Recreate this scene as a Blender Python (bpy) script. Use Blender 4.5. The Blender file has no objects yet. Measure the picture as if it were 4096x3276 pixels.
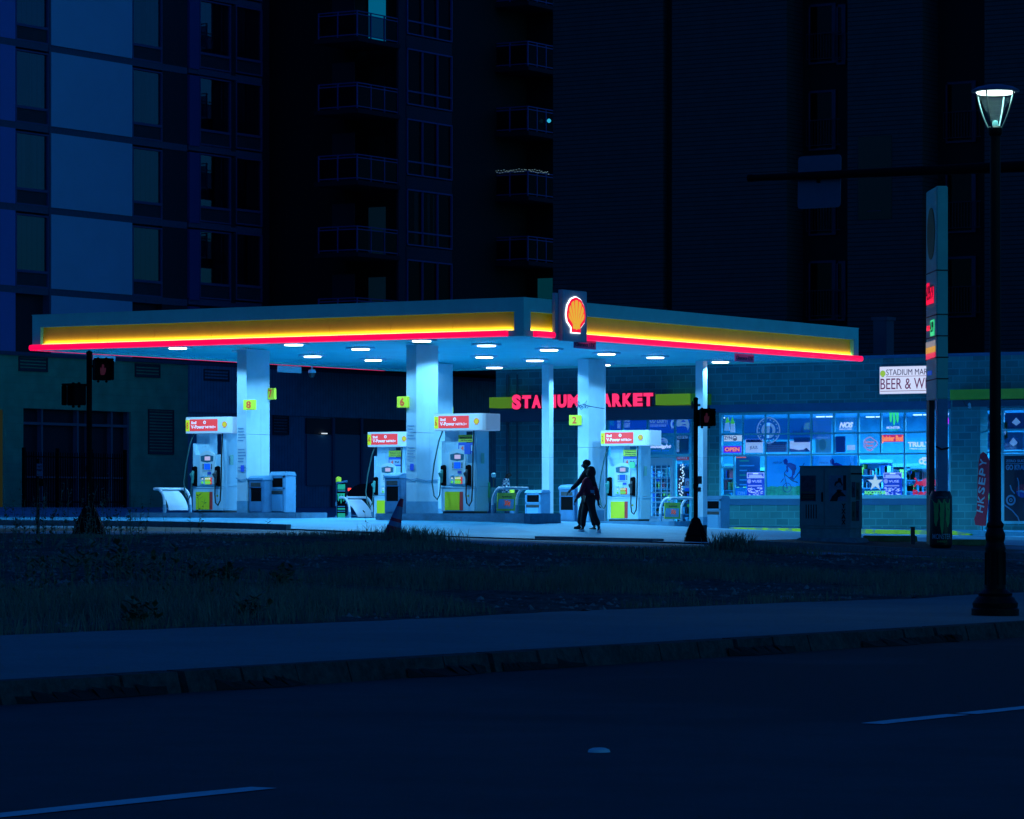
import bpy, bmesh, math, random
import numpy as np
from mathutils import Vector, Matrix
random.seed(7); np.random.seed(7)
R=math.radians
SC=bpy.context.scene; COL=SC.collection
# ---------------------------------------------------------------- survey of the place
TH=R(32.13); CC,SS=math.cos(TH),math.sin(TH); FPX=15000.0; HZ=2055.0; EYE=1.15
def onY(xf,yf,Y):
    x=(xf-2048)/FPX; d=Y/(x*SS+CC); return (d*(x*CC-SS), Y, EYE+(HZ-yf)*d/FPX)
def onX(xf,yf,X):
    x=(xf-2048)/FPX; d=X/(x*CC-SS); return (X, d*(x*SS+CC), EYE+(HZ-yf)*d/FPX)
def XY(xf,Y): return onY(xf,0,Y)[0]
def YX(xf,X): return onX(xf,0,X)[1]
# terrain: thin plate spline through levelled points
CP=[(-19.4,y,.15) for y in (-20,5,20,30,40,50,60,75,95)]+[
(-25,25,.2),(-25,40,.28),(-30,35,.33),(-30,48,.5),(-36,44,.5),(-40,50,.62),
(-45.4,57,.74),(-38.6,57.2,.70),(-35.8,57,.55),(-30.9,57,.49),(-26.2,57,.34),(-24,50,.33),
(-47,63,.80),(-38,64,.56),(-33,64,.44),(-28,64,.30),
(-64,70,.95),(-58,70,.90),(-49.8,70,.80),(-45,70,.64),(-40,70,.55),(-36.6,70,.43),(-31.6,70,.24),
(-58.9,75.5,1.06),(-53.8,75.5,1.045),(-51.1,75.5,1.0),(-46.8,75.5,.93),(-44.8,74.6,.70),
(-37,73,.5),(-30,73,.3),(-57,85.2,.88),(-52.8,85.2,.83),(-47.7,85.2,.79),(-43,85,.62),
(-52,95,.63),(-42,95,.52),(-60,95,.75),(-34,95,.45),(-88,108,1.38),(-75,100,1.2),(-90,140,1.4),(-70,130,1.2),(-80,85,1.2),(-30,85,.35),(-60,50,.8),(-62,30,.8),(-60,0,.5)]
_P=np.array([p[:2] for p in CP]); _Z=np.array([p[2] for p in CP])
def _U(r2): return np.where(r2>1e-9, r2*np.log(r2+1e-12), 0.0)
_n=len(CP); _K=_U(((_P[:,None]-_P[None])**2).sum(-1))+np.eye(_n)*2.0
_Q=np.hstack([np.ones((_n,1)),_P]); _A=np.block([[_K,_Q],[_Q.T,np.zeros((3,3))]])
_W=np.linalg.solve(_A,np.concatenate([_Z,[0,0,0]]))
def gza(X,Y):
    X=np.clip(np.asarray(X,float),-92,-19.4); Y=np.clip(np.asarray(Y,float),-15,142)
    sh=X.shape; q=np.stack([X.ravel(),Y.ravel()],1)
    k=_U(((q[:,None]-_P[None])**2).sum(-1))
    return np.clip((k@_W[:_n]+_W[_n]+q@_W[_n+1:]).reshape(sh),.05,1.6)
def gz(x,y): return float(gza(np.array([x]),np.array([y]))[0])
# ---------------------------------------------------------------- materials
MATS={}
def mat(name,col,rough=.6,metal=0,nz=.0,ns=8,bump=0,bs=30,em=0,emc=None,spec=.4,lit=True):
    if name in MATS: return MATS[name]
    m=bpy.data.materials.new(name); m.use_nodes=True; nt=m.node_tree; N=nt.nodes; L=nt.links
    b=N['Principled BSDF']; b.inputs['Base Color'].default_value=(*col,1); b.inputs['Roughness'].default_value=rough
    b.inputs['Metallic'].default_value=metal; b.inputs['Specular IOR Level'].default_value=spec
    tc=N.new('ShaderNodeTexCoord')
    if nz>0:
        t=N.new('ShaderNodeTexNoise'); t.inputs['Scale'].default_value=ns; t.inputs['Detail'].default_value=8; t.inputs['Roughness'].default_value=.65
        L.new(tc.outputs['Object'],t.inputs['Vector'])
        r=N.new('ShaderNodeValToRGB'); r.color_ramp.elements[0].position=.3; r.color_ramp.elements[1].position=.72
        r.color_ramp.elements[0].color=(*[c*(1-nz) for c in col],1); r.color_ramp.elements[1].color=(*[min(1,c*(1+nz*.6)) for c in col],1)
        L.new(t.outputs['Fac'],r.inputs['Fac']); L.new(r.outputs['Color'],b.inputs['Base Color'])
    if bump>0:
        t2=N.new('ShaderNodeTexNoise'); t2.inputs['Scale'].default_value=bs; t2.inputs['Detail'].default_value=6
        L.new(tc.outputs['Object'],t2.inputs['Vector'])
        bp=N.new('ShaderNodeBump'); bp.inputs['Strength'].default_value=bump; bp.inputs['Distance'].default_value=.05
        L.new(t2.outputs['Fac'],bp.inputs['Height']); L.new(bp.outputs['Normal'],b.inputs['Normal'])
    if em>0:
        b.inputs['Emission Color'].default_value=(*(emc or col),1); b.inputs['Emission Strength'].default_value=em
        if not lit: m.cycles.emission_sampling='NONE'
    MATS[name]=m; return m
def glow(name,col,em,lit=False):
    return mat(name,(.02,.02,.02),.4,em=em,emc=col,lit=lit)
def wallmap(nt,axis):
    N=nt.nodes; L=nt.links; tc=N.new('ShaderNodeTexCoord'); sp=N.new('ShaderNodeSeparateXYZ'); cb=N.new('ShaderNodeCombineXYZ')
    L.new(tc.outputs['Object'],sp.inputs[0]); L.new(sp.outputs['X' if axis=='x' else 'Y'],cb.inputs['X']); L.new(sp.outputs['Z'],cb.inputs['Y']); return tc,cb
def brickmat(name,c1,c2,mortar,axis='x',bw=.406,bh=.203,ms=.016,rough=.85):
    m=bpy.data.materials.new(name); m.use_nodes=True; nt=m.node_tree; N=nt.nodes; L=nt.links; b=N['Principled BSDF']; b.inputs['Roughness'].default_value=rough
    tc,cb=wallmap(nt,axis)
    br=N.new('ShaderNodeTexBrick'); br.inputs['Scale'].default_value=1; br.inputs['Brick Width'].default_value=bw; br.inputs['Row Height'].default_value=bh
    br.inputs['Mortar Size'].default_value=ms; br.inputs['Color1'].default_value=(*c1,1); br.inputs['Color2'].default_value=(*c2,1); br.inputs['Mortar'].default_value=(*mortar,1)
    L.new(cb.outputs[0],br.inputs['Vector'])
    t=N.new('ShaderNodeTexNoise'); t.inputs['Scale'].default_value=1.3; t.inputs['Detail'].default_value=9; L.new(tc.outputs['Object'],t.inputs['Vector'])
    mp=N.new('ShaderNodeMapRange'); mp.inputs['To Min'].default_value=.55; mp.inputs['To Max'].default_value=1.25; L.new(t.outputs['Fac'],mp.inputs['Value'])
    mx=N.new('ShaderNodeMix'); mx.data_type='RGBA'; mx.blend_type='MULTIPLY'; mx.inputs['Factor'].default_value=1
    L.new(br.outputs['Color'],mx.inputs['A']); L.new(mp.outputs[0],mx.inputs['B']); L.new(mx.outputs['Result'],b.inputs['Base Color'])
    bp=N.new('ShaderNodeBump'); bp.inputs['Strength'].default_value=.5; bp.inputs['Distance'].default_value=.01; bp.invert=True
    L.new(br.outputs['Fac'],bp.inputs['Height']); L.new(bp.outputs['Normal'],b.inputs['Normal'])
    MATS[name]=m; return m
def sidingmat(name,col,axis='x',pitch=.15,vertical=False,depth=.6):
    m=bpy.data.materials.new(name); m.use_nodes=True; nt=m.node_tree; N=nt.nodes; L=nt.links; b=N['Principled BSDF']; b.inputs['Roughness'].default_value=.7
    tc,cb=wallmap(nt,axis); sp=N.new('ShaderNodeSeparateXYZ'); L.new(cb.outputs[0],sp.inputs[0])
    md=N.new('ShaderNodeMath'); md.operation='FRACT'; dv=N.new('ShaderNodeMath'); dv.operation='DIVIDE'; dv.inputs[1].default_value=pitch
    L.new(sp.outputs['X' if vertical else 'Y'],dv.inputs[0]); L.new(dv.outputs[0],md.inputs[0])
    r=N.new('ShaderNodeValToRGB'); r.color_ramp.elements[0].position=.0; r.color_ramp.elements[0].color=(*[c*(1-depth) for c in col],1)
    e=r.color_ramp.elements.new(.18); e.color=(*[c*(1-depth) for c in col],1); r.color_ramp.elements[-1].position=.26; r.color_ramp.elements[-1].color=(*col,1)
    t=N.new('ShaderNodeTexNoise'); t.inputs['Scale'].default_value=2.2; t.inputs['Detail'].default_value=9; L.new(tc.outputs['Object'],t.inputs['Vector'])
    mp=N.new('ShaderNodeMapRange'); mp.inputs['To Min'].default_value=.6; mp.inputs['To Max'].default_value=1.3; L.new(t.outputs['Fac'],mp.inputs['Value'])
    mx=N.new('ShaderNodeMix'); mx.data_type='RGBA'; mx.blend_type='MULTIPLY'; mx.inputs['Factor'].default_value=1
    L.new(md.outputs[0],r.inputs['Fac']); L.new(r.outputs['Color'],mx.inputs['A']); L.new(mp.outputs[0],mx.inputs['B']); L.new(mx.outputs['Result'],b.inputs['Base Color'])
    bp=N.new('ShaderNodeBump'); bp.inputs['Strength'].default_value=.6; bp.inputs['Distance'].default_value=.02; L.new(md.outputs[0],bp.inputs['Height']); L.new(bp.outputs['Normal'],b.inputs['Normal'])
    MATS[name]=m; return m
def groundmat(name,c0,c1,s1,s2,bump,bdist=.03,rough=.9,patch=None,spec=.2):
    m=bpy.data.materials.new(name); m.use_nodes=True; nt=m.node_tree; N=nt.nodes; L=nt.links; b=N['Principled BSDF']; b.inputs['Roughness'].default_value=rough; b.inputs['Specular IOR Level'].default_value=spec
    tc=N.new('ShaderNodeTexCoord')
    def nz(s,d=10,r=.7):
        t=N.new('ShaderNodeTexNoise'); t.inputs['Scale'].default_value=s; t.inputs['Detail'].default_value=d; t.inputs['Roughness'].default_value=r; L.new(tc.outputs['Object'],t.inputs['Vector']); return t
    a=nz(s1); d=nz(s2)
    mix=N.new('ShaderNodeMath'); mix.operation='MULTIPLY_ADD'; mix.inputs[1].default_value=.5; L.new(a.outputs['Fac'],mix.inputs[0])
    h=N.new('ShaderNodeMath'); h.operation='MULTIPLY'; h.inputs[1].default_value=.5; L.new(d.outputs['Fac'],h.inputs[0]); L.new(h.outputs[0],mix.inputs[2])
    r=N.new('ShaderNodeValToRGB'); r.color_ramp.elements[0].position=.36; r.color_ramp.elements[0].color=(*c0,1); r.color_ramp.elements[1].position=.64; r.color_ramp.elements[1].color=(*c1,1)
    L.new(mix.outputs[0],r.inputs['Fac']); out=r.outputs['Color']
    if patch:
        p=nz(patch[1],5,.55); pr=N.new('ShaderNodeValToRGB'); pr.color_ramp.elements[0].position=.5; pr.color_ramp.elements[1].position=.56
        L.new(p.outputs['Fac'],pr.inputs['Fac']); mx=N.new('ShaderNodeMix'); mx.data_type='RGBA'; L.new(pr.outputs['Color'],mx.inputs['Factor']); L.new(out,mx.inputs['A']); mx.inputs['B'].default_value=(*patch[0],1); out=mx.outputs['Result']
    L.new(out,b.inputs['Base Color'])
    bp=N.new('ShaderNodeBump'); bp.inputs['Strength'].default_value=bump; bp.inputs['Distance'].default_value=bdist; L.new(d.outputs['Fac'],bp.inputs['Height']); L.new(bp.outputs['Normal'],b.inputs['Normal'])
    MATS[name]=m; return m
def glassmat(name,tint=(.75,.9,1),refl=.07,rough=.03):
    m=bpy.data.materials.new(name); m.use_nodes=True; nt=m.node_tree; N=nt.nodes; L=nt.links
    for n in list(N): N.remove(n)
    o=N.new('ShaderNodeOutputMaterial'); t=N.new('ShaderNodeBsdfTransparent'); t.inputs[0].default_value=(*tint,1)
    g=N.new('ShaderNodeBsdfGlossy'); g.inputs['Roughness'].default_value=rough; g.inputs[0].default_value=(.8,.9,1,1)
    mx=N.new('ShaderNodeMixShader'); mx.inputs[0].default_value=refl; L.new(t.outputs[0],mx.inputs[1]); L.new(g.outputs[0],mx.inputs[2]); L.new(mx.outputs[0],o.inputs[0])
    MATS[name]=m; return m
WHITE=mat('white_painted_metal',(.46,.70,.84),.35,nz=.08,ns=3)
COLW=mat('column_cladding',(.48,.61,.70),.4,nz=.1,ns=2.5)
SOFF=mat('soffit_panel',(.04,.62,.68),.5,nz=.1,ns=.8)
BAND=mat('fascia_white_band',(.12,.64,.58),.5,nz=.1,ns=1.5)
YEL=mat('fascia_yellow',(.95,.62,.03),.35,nz=.12,ns=1.2)
RTUBE=glow('red_light_bar',(1,.0,.075),1.15)
WTUBE=glow('white_strip_light',(1,.8,.35),1.6)
LAMP=glow('lamp_lens',(.78,.9,1),5)
DKM=mat('black_metal',(.0025,.0025,.004),.7,nz=.3,spec=.08)
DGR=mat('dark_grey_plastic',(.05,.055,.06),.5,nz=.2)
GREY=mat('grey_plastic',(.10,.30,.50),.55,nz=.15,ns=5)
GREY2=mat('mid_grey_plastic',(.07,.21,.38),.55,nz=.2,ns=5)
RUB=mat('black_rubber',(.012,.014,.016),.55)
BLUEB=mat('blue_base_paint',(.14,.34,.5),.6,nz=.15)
PYEL=mat('yellow_panel_paint',(.98,.86,.02),.4,nz=.08,ns=2)
PRED=mat('red_panel_paint',(.85,.06,.05),.4)
TRED=mat('red_topper_face',(.8,.05,.05),.4,em=.55,emc=(.9,.06,.07),lit=False)
TWHT=mat('lit_topper_face',(.7,.75,.8),.4,em=.12,emc=(.5,.75,1),lit=False)
TYEL=mat('lit_yellow_face',(.85,.85,.02),.4,em=.30,emc=(.75,.85,.02),lit=False)
LETW=mat('white_lettering',(.85,.9,.95),.5,em=.35,emc=(.75,.85,1),lit=False)
LETR=mat('red_lettering',(.8,.1,.03),.5,em=.25,emc=(.8,.15,.02),lit=False)
LETD=mat('dark_lettering',(.02,.05,.1),.6)
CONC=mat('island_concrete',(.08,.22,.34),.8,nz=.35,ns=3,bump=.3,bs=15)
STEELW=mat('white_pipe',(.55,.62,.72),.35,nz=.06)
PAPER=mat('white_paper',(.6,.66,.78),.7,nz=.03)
# ---------------------------------------------------------------- mesh helpers
class MB:
    def __init__(s): s.v=[]; s.f=[]; s.m=[]; s.c=0
    def mi(s,i): s.c=i; return s
    def add(s,vs,fs):
        o=len(s.v); s.v+= [tuple(p) for p in vs]
        for f in fs: s.f.append([o+i for i in f]); s.m.append(s.c)
        return s
    def box(s,x0,x1,y0,y1,z0,z1):
        return s.add([(x0,y0,z0),(x1,y0,z0),(x1,y1,z0),(x0,y1,z0),(x0,y0,z1),(x1,y0,z1),(x1,y1,z1),(x0,y1,z1)],
            [(0,3,2,1),(4,5,6,7),(0,1,5,4),(1,2,6,5),(2,3,7,6),(3,0,4,7)])
    def hexa(s,b,t): # 4 bottom pts,4 top pts
        return s.add(list(b)+list(t),[(0,3,2,1),(4,5,6,7),(0,1,5,4),(1,2,6,5),(2,3,7,6),(3,0,4,7)])
    def quad(s,*p): return s.add(p,[tuple(range(len(p)))])
    def cyl(s,p0,p1,r0,r1=None,n=12):
        r1=r0 if r1 is None else r1; p0=Vector(p0);p1=Vector(p1); d=(p1-p0).normalized(); a=d.orthogonal().normalized(); b=d.cross(a)
        vs=[p0+(a*math.cos(t)+b*math.sin(t))*r0 for t in [2*math.pi*i/n for i in range(n)]]+[p1+(a*math.cos(t)+b*math.sin(t))*r1 for t in [2*math.pi*i/n for i in range(n)]]
        return s.add(vs,[(i,(i+1)%n,n+(i+1)%n,n+i) for i in range(n)]+[tuple(range(n))[::-1],tuple(range(n,2*n))])
    def tube(s,pts,r,n=8,flat=None):
        P=[Vector(p) for p in pts]; rings=[]; up=None
        for i,p in enumerate(P):
            d=(P[min(i+1,len(P)-1)]-P[max(i-1,0)]).normalized()
            if up is None: up=d.orthogonal().normalized()
            up=(up-d*up.dot(d)).normalized(); b=d.cross(up); rr=r[i] if isinstance(r,(list,tuple)) else r
            rings.append([p+(up*math.cos(t)+b*math.sin(t))*rr for t in [2*math.pi*k/n for k in range(n)]])
        vs=[v for g in rings for v in g]; fs=[]
        for i in range(len(P)-1):
            for k in range(n): fs.append((i*n+k,i*n+(k+1)%n,(i+1)*n+(k+1)%n,(i+1)*n+k))
        fs+=[tuple(range(n))[::-1],tuple(range((len(P)-1)*n,len(P)*n))]
        return s.add(vs,fs)
    def lathe(s,prof,cx=0,cy=0,n=20):
        vs=[];fs=[]
        for r,z in prof:
            for k in range(n):
                t=2*math.pi*k/n; vs.append((cx+r*math.cos(t),cy+r*math.sin(t),z))
        for i in range(len(prof)-1):
            for k in range(n): fs.append((i*n+k,i*n+(k+1)%n,(i+1)*n+(k+1)%n,(i+1)*n+k))
        fs+=[tuple(range(n))[::-1],tuple(range((len(prof)-1)*n,len(prof)*n))]
        return s.add(vs,fs)
    def prism(s,poly,y0,y1): # outline in xz extruded along y
        n=len(poly); vs=[(x,y0,z) for x,z in poly]+[(x,y1,z) for x,z in poly]
        return s.add(vs,[tuple(range(n)),tuple(range(n,2*n))[::-1]]+[(i,n+i,n+(i+1)%n,(i+1)%n) for i in range(n)])
    def prismx(s,poly,x0,x1): # outline in yz extruded along x
        n=len(poly); vs=[(x0,y,z) for y,z in poly]+[(x1,y,z) for y,z in poly]
        return s.add(vs,[tuple(range(n))[::-1],tuple(range(n,2*n))]+[(i,(i+1)%n,n+(i+1)%n,n+i) for i in range(n)])
    def prismz(s,poly,z0,z1):
        n=len(poly); vs=[(x,y,z0) for x,y in poly]+[(x,y,z1) for x,y in poly]
        return s.add(vs,[tuple(range(n))[::-1],tuple(range(n,2*n))]+[(i,(i+1)%n,n+(i+1)%n,n+i) for i in range(n)])
    def ring(s,cx,cz,ro,ri,y0,y1,n=28,a0=0,a1=360):
        k=n; A=[R(a0+(a1-a0)*i/k) for i in range(k+1)]
        for i in range(k):
            p=[(cx+ro*math.cos(A[i]),cz+ro*math.sin(A[i])),(cx+ro*math.cos(A[i+1]),cz+ro*math.sin(A[i+1])),(cx+ri*math.cos(A[i+1]),cz+ri*math.sin(A[i+1])),(cx+ri*math.cos(A[i]),cz+ri*math.sin(A[i]))]
            s.prism(p,y0,y1)
        return s
    def build(s,name,mats,parent=None,bev=0,smooth=False,loc=None):
        me=bpy.data.meshes.new(name); me.from_pydata(s.v,[],s.f); 
        for m in (mats if isinstance(mats,(list,tuple)) else [mats]): me.materials.append(m)
        for p,i in zip(me.polygons,s.m): p.material_index=i
        b=bmesh.new(); b.from_mesh(me); bmesh.ops.recalc_face_normals(b,faces=b.faces)
        if bev>0: bmesh.ops.bevel(b,geom=[e for e in b.edges if e.is_manifold and e.calc_face_angle(0)>.5],offset=bev,segments=2,affect='EDGES',clamp_overlap=True)
        b.to_mesh(me); b.free()
        if smooth:
            me.polygons.foreach_set('use_smooth',[True]*len(me.polygons)); me.set_sharp_from_angle(angle=R(40))
        o=bpy.data.objects.new(name,me); COL.objects.link(o)
        if parent is not None: o.parent=parent
        if loc is not None: o.location=loc
        return o
def tag(o,label,cat,group=None,kind=None):
    if label: o['label']=label
    if cat: o['category']=cat
    if group: o['group']=group
    if kind: o['kind']=kind
    return o
def thing(name,label,cat,loc=(0,0,0),rz=0,group=None):
    o=bpy.data.objects.new(name,None); COL.objects.link(o); o.location=loc; o.rotation_euler=(0,0,rz); return tag(o,label,cat,group)
def struct(o): o['kind']='structure'; return o
def copy_tree(o,parent=None):
    c=o.copy(); COL.objects.link(c); c.parent=parent
    for ch in list(o.children): copy_tree(ch,c)
    return c
_TX={}
def text(s,x0,x1,z0,z1,y,mt,parent,name='lettering',bold=.0,depth=.006,shear=0):
    key=(s,bold,shear)
    if key not in _TX:
        cu=bpy.data.curves.new('t','FONT'); cu.body=s; cu.size=1; cu.offset=bold; cu.shear=shear; cu.resolution_u=3; cu.extrude=.5
        o=bpy.data.objects.new('t',cu); COL.objects.link(o); dg=bpy.context.evaluated_depsgraph_get(); dg.update()
        me=bpy.data.meshes.new_from_object(o.evaluated_get(dg)); n=len(me.vertices); a=np.empty(n*3); me.vertices.foreach_get('co',a); a=a.reshape(-1,3)
        fs=[tuple(p.vertices) for p in me.polygons]; bpy.data.objects.remove(o); bpy.data.curves.remove(cu); bpy.data.meshes.remove(me); _TX[key]=(a,fs)
    a,fs=_TX[key]; mn=a.min(0); mx=a.max(0); t=(a-mn)/np.maximum(mx-mn,1e-6)
    vs=np.stack([x0+t[:,0]*(x1-x0), y-depth*t[:,2], z0+t[:,1]*(z1-z0)],1)
    me=bpy.data.meshes.new(name); me.from_pydata(vs.tolist(),[],fs); me.materials.append(mt)
    o=bpy.data.objects.new(name,me); COL.objects.link(o)
    if parent is not None: o.parent=parent
    return o
def area(name,loc,size,power,col,size_y=None,rot=(0,0,0),parent=None,spread=None):
    l=bpy.data.lights.new(name,'AREA'); l.energy=power; l.color=col; l.size=size
    if size_y: l.shape='RECTANGLE'; l.size_y=size_y
    if spread: l.spread=spread
    o=bpy.data.objects.new(name,l); COL.objects.link(o); o.location=loc; o.rotation_euler=rot
    if parent is not None: o.parent=parent
    return o
LC=(.18,.61,1.0)
# ---------------------------------------------------------------- camera, world, sun
cam=bpy.data.cameras.new('camera'); co=bpy.data.objects.new('camera',cam); COL.objects.link(co); SC.camera=co
cam.sensor_width=36; cam.sensor_fit='HORIZONTAL'; cam.lens=FPX/4096*36; cam.shift_y=(HZ-1638)/4096; cam.clip_end=2000; cam.clip_start=.5
co.location=(0,0,EYE); co.rotation_euler=(R(90),0,TH)
wd=bpy.data.worlds.new('World'); SC.world=wd; wd.use_nodes=True; nt=wd.node_tree; bg=nt.nodes['Background']
sky=nt.nodes.new('ShaderNodeTexSky'); sky.sky_type='NISHITA'; sky.sun_disc=False; sky.sun_elevation=R(4); sky.sun_rotation=R(100)
mx=nt.nodes.new('ShaderNodeMix'); mx.data_type='RGBA'; mx.blend_type='MULTIPLY'; mx.inputs['Factor'].default_value=1; mx.inputs['B'].default_value=(.020,.28,1.17,1)
nt.links.new(sky.outputs[0],mx.inputs['A']); nt.links.new(mx.outputs['Result'],bg.inputs[0]); bg.inputs[1].default_value=.15
sl=bpy.data.lights.new('hotel_fill_sun','SUN'); sl.energy=.03; sl.angle=R(3); sl.color=(.02,.25,1); so=bpy.data.objects.new('hotel_fill_sun',sl); COL.objects.link(so)  # dim blue sun added to lift the hotel front, no visible source
so.rotation_euler=Vector((-.75,.35,-.6)).to_track_quat('-Z','Y').to_euler()
SC.view_settings.view_transform='Standard'; SC.view_settings.look='None'; SC.view_settings.exposure=0; SC.view_settings.gamma=1
SC.render.engine='CYCLES'; SC.cycles.use_denoising=True; SC.cycles.max_bounces=6; SC.cycles.transparent_max_bounces=12
SC.cycles.sample_clamp_indirect=3; SC.cycles.caustics_reflective=False; SC.cycles.caustics_refractive=False
# ---------------------------------------------------------------- ground
ASPH=groundmat('asphalt_road',(.03,.035,.04),(.058,.064,.075),1.2,60,.5,.01,.85,patch=((.024,.028,.033),.11))
SIDE=groundmat('sidewalk_asphalt',(.13,.15,.16),(.21,.23,.24),.5,25,.4,.008,.9)
DIRT=groundmat('bare_dirt',(.015,.017,.018),(.13,.135,.13),3.0,11,1.0,.09,1.0)
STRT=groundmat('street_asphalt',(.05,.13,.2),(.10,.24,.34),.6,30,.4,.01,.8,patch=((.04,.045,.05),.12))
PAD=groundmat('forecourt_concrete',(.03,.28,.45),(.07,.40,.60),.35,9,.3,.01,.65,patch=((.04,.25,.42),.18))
KERB=groundmat('kerb_concrete',(.02,.022,.022),(.07,.075,.075),1.5,12,.8,.03,.95)
KERB2=groundmat('station_kerb_concrete',(.1,.12,.13),(.2,.22,.24),1.5,12,.5,.02,.9)
def sheet(name,xs,ys,m,off=0,rough=0,edge=None):
    X,Y=np.meshgrid(xs,ys,indexing='ij'); Z=gza(X,Y)+off
    if rough: Z=Z+np.random.randn(*Z.shape)*rough
    Yv=Y.copy()
    if edge is not None: Yv[:,-1]+=edge[0]*np.cumsum(np.random.randn(len(xs)))*.25+edge[0]*np.random.randn(len(xs))
    nx,ny=X.shape; vs=np.stack([X,Yv,Z],-1).reshape(-1,3)
    idx=np.arange(nx*ny).reshape(nx,ny); fs=np.stack([idx[:-1,:-1],idx[1:,:-1],idx[1:,1:],idx[:-1,1:]],-1).reshape(-1,4)
    me=bpy.data.meshes.new(name); me.from_pydata(vs.tolist(),[],fs.tolist()); me.materials.append(m)
    me.polygons.foreach_set('use_smooth',[True]*len(me.polygons)); o=bpy.data.objects.new(name,me); COL.objects.link(o); return struct(o)
g=MB(); g.quad((-600,-300,-.5),(400,-300,-.5),(400,700,-.5),(-600,700,-.5)); struct(g.build('ground',STRT))
g=MB(); g.quad((-14.6,-60,0),(40,-60,0),(40,300,0),(-14.6,300,0)); struct(g.build('road',ASPH))
sheet('dirt_lot',np.concatenate([np.arange(-70,-48,2.),np.arange(-48,-19.35,.25),[-19.4]]),np.concatenate([np.arange(-40,16,4.),np.arange(16,57.2,.25)]),DIRT,.0,.016,(.12,))
sheet('cross_street',np.arange(-110,-19,1.),np.arange(55,70.5,.5),STRT,-.03)
sheet('forecourt',np.arange(-110,-19,1.),np.arange(70,161,1.),PAD,0)
# near sidewalk with ragged back edge
g=MB(); yy=np.arange(-40,120,.4); xb=-19.4+np.interp(yy,yy[::6],np.random.randn(len(yy[::6]))*.18)+np.random.randn(len(yy))*.03
for i in range(len(yy)-1):
    g.quad((-14.76,yy[i],.14),(-14.76,yy[i+1],.14),(xb[i+1],yy[i+1],.175),(xb[i],yy[i],.175))
    g.quad((xb[i],yy[i],.175),(xb[i+1],yy[i+1],.175),(xb[i+1],yy[i+1],.0),(xb[i],yy[i],.0))
struct(g.build('sidewalk',SIDE))
g=MB(); y=-36.2
while y<110:
    for k in range(6):
        a=y+.012+k*.61; b=y+(k+1)*.61-(.02 if k==5 else 0); j=random.uniform(-.012,.012)
        g.hexa([(-14.76,a,-.02),(-14.575+j*2,a,-.02),(-14.575+j*2,b,-.02),(-14.76,b,-.02)],[(-14.76,a,.142),(-14.62+j,a,.136+j*.6),(-14.62+j,b,.136+j*.6),(-14.76,b,.142)])
    y+=3.7
struct(g.build('kerb',KERB))
STAIN=mat('gutter_stain',(.008,.009,.01),.95,nz=.5,ns=9)
g=MB()
for i in range(34):
    yc=random.uniform(8,42); w=random.uniform(.03,.14); l=random.uniform(.2,1.2); n=7
    p=[(-14.575+w*random.uniform(.5,1)*math.sin(math.pi*t/(n-1)) , yc-l/2+l*t/(n-1)) for t in range(n)]
    for q in range(n-1): g.quad((-14.59,p[q][1],.05+.03*random.random()),(-14.59,p[q+1][1],.05),(p[q+1][0],p[q+1][1],.004),(p[q][0],p[q][1],.004))
tag(g.build('gutter_dirt',STAIN),'dark dirt and leaf litter gathered along the near kerb','dirt',kind='stuff')
PAINT=groundmat('road_paint',(.4,.46,.5),(.62,.7,.74),9,60,.2,.004,.8)
g=MB()
for a,b in ((9.6,12.75),(18.4,21.6),(27.1,30.3),(35.8,39)):
    n=8
    for k in range(n):
        t0=a+(b-a)*k/n; t1=a+(b-a)*(k+1)/n
        if k==2: t1-=.1
        g.quad((-9.32+.02*random.random(),t0,.004),(-9.17+.01*random.random(),t0,.004),(-9.17+.01*random.random(),t1,.004),(-9.32+.02*random.random(),t1,.004))
struct(g.build('road_marking',PAINT))
t=thing('pavement_marker','small round raised pavement marker between the lane dashes','marker',(-9.27,15.55,0)); g=MB(); g.lathe([(.055,0),(.05,.012),(.03,.02),(.004,.022)]); g.build('dome',mat('marker_ceramic',(.6,.62,.65),.4),t,smooth=True)
def kerbrun(name,x0,x1,y,m,h=.1,w=.18,off=0):
    g=MB(); xs=np.arange(x0,x1+.01,1.)
    for a,b in zip(xs[:-1],xs[1:]):
        za,zb=gz(a,y)+off,gz(b,y)+off; g.hexa([(a,y,za-.3),(b-.01,y,zb-.3),(b-.01,y+w,zb-.3),(a,y+w,za-.3)],[(a,y+.01,za+h),(b-.01,y+.01,zb+h),(b-.01,y+w,zb+h),(a,y+w,za+h)])
    return struct(g.build(name,m))
kerbrun('station_kerb',-80,-50,69.9,KERB2,.10,.2)
kerbrun('corner_kerb',-38,-20,69.9,KERB2,.10,.2)
g=MB(); xs_=np.arange(-38,-19,1.)
for a,b in zip(xs_[:-1],xs_[1:]):
    za,zb,zc,zd=gz(a,70.09)+.098,gz(b,70.09)+.098,gz(b,73.6)+.09,gz(a,73.6)+.09
    g.hexa([(a,70.09,za-.3),(b,70.09,zb-.3),(b,73.6,zc-.3),(a,73.6,zd-.3)],[(a,70.09,za),(b,70.09,zb),(b,73.6,zc),(a,73.6,zd)])
struct(g.build('corner_sidewalk',STRT))
kerbrun('ramp_kerb',-43.5,-40,70.2,KERB2,.05,.5)
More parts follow.
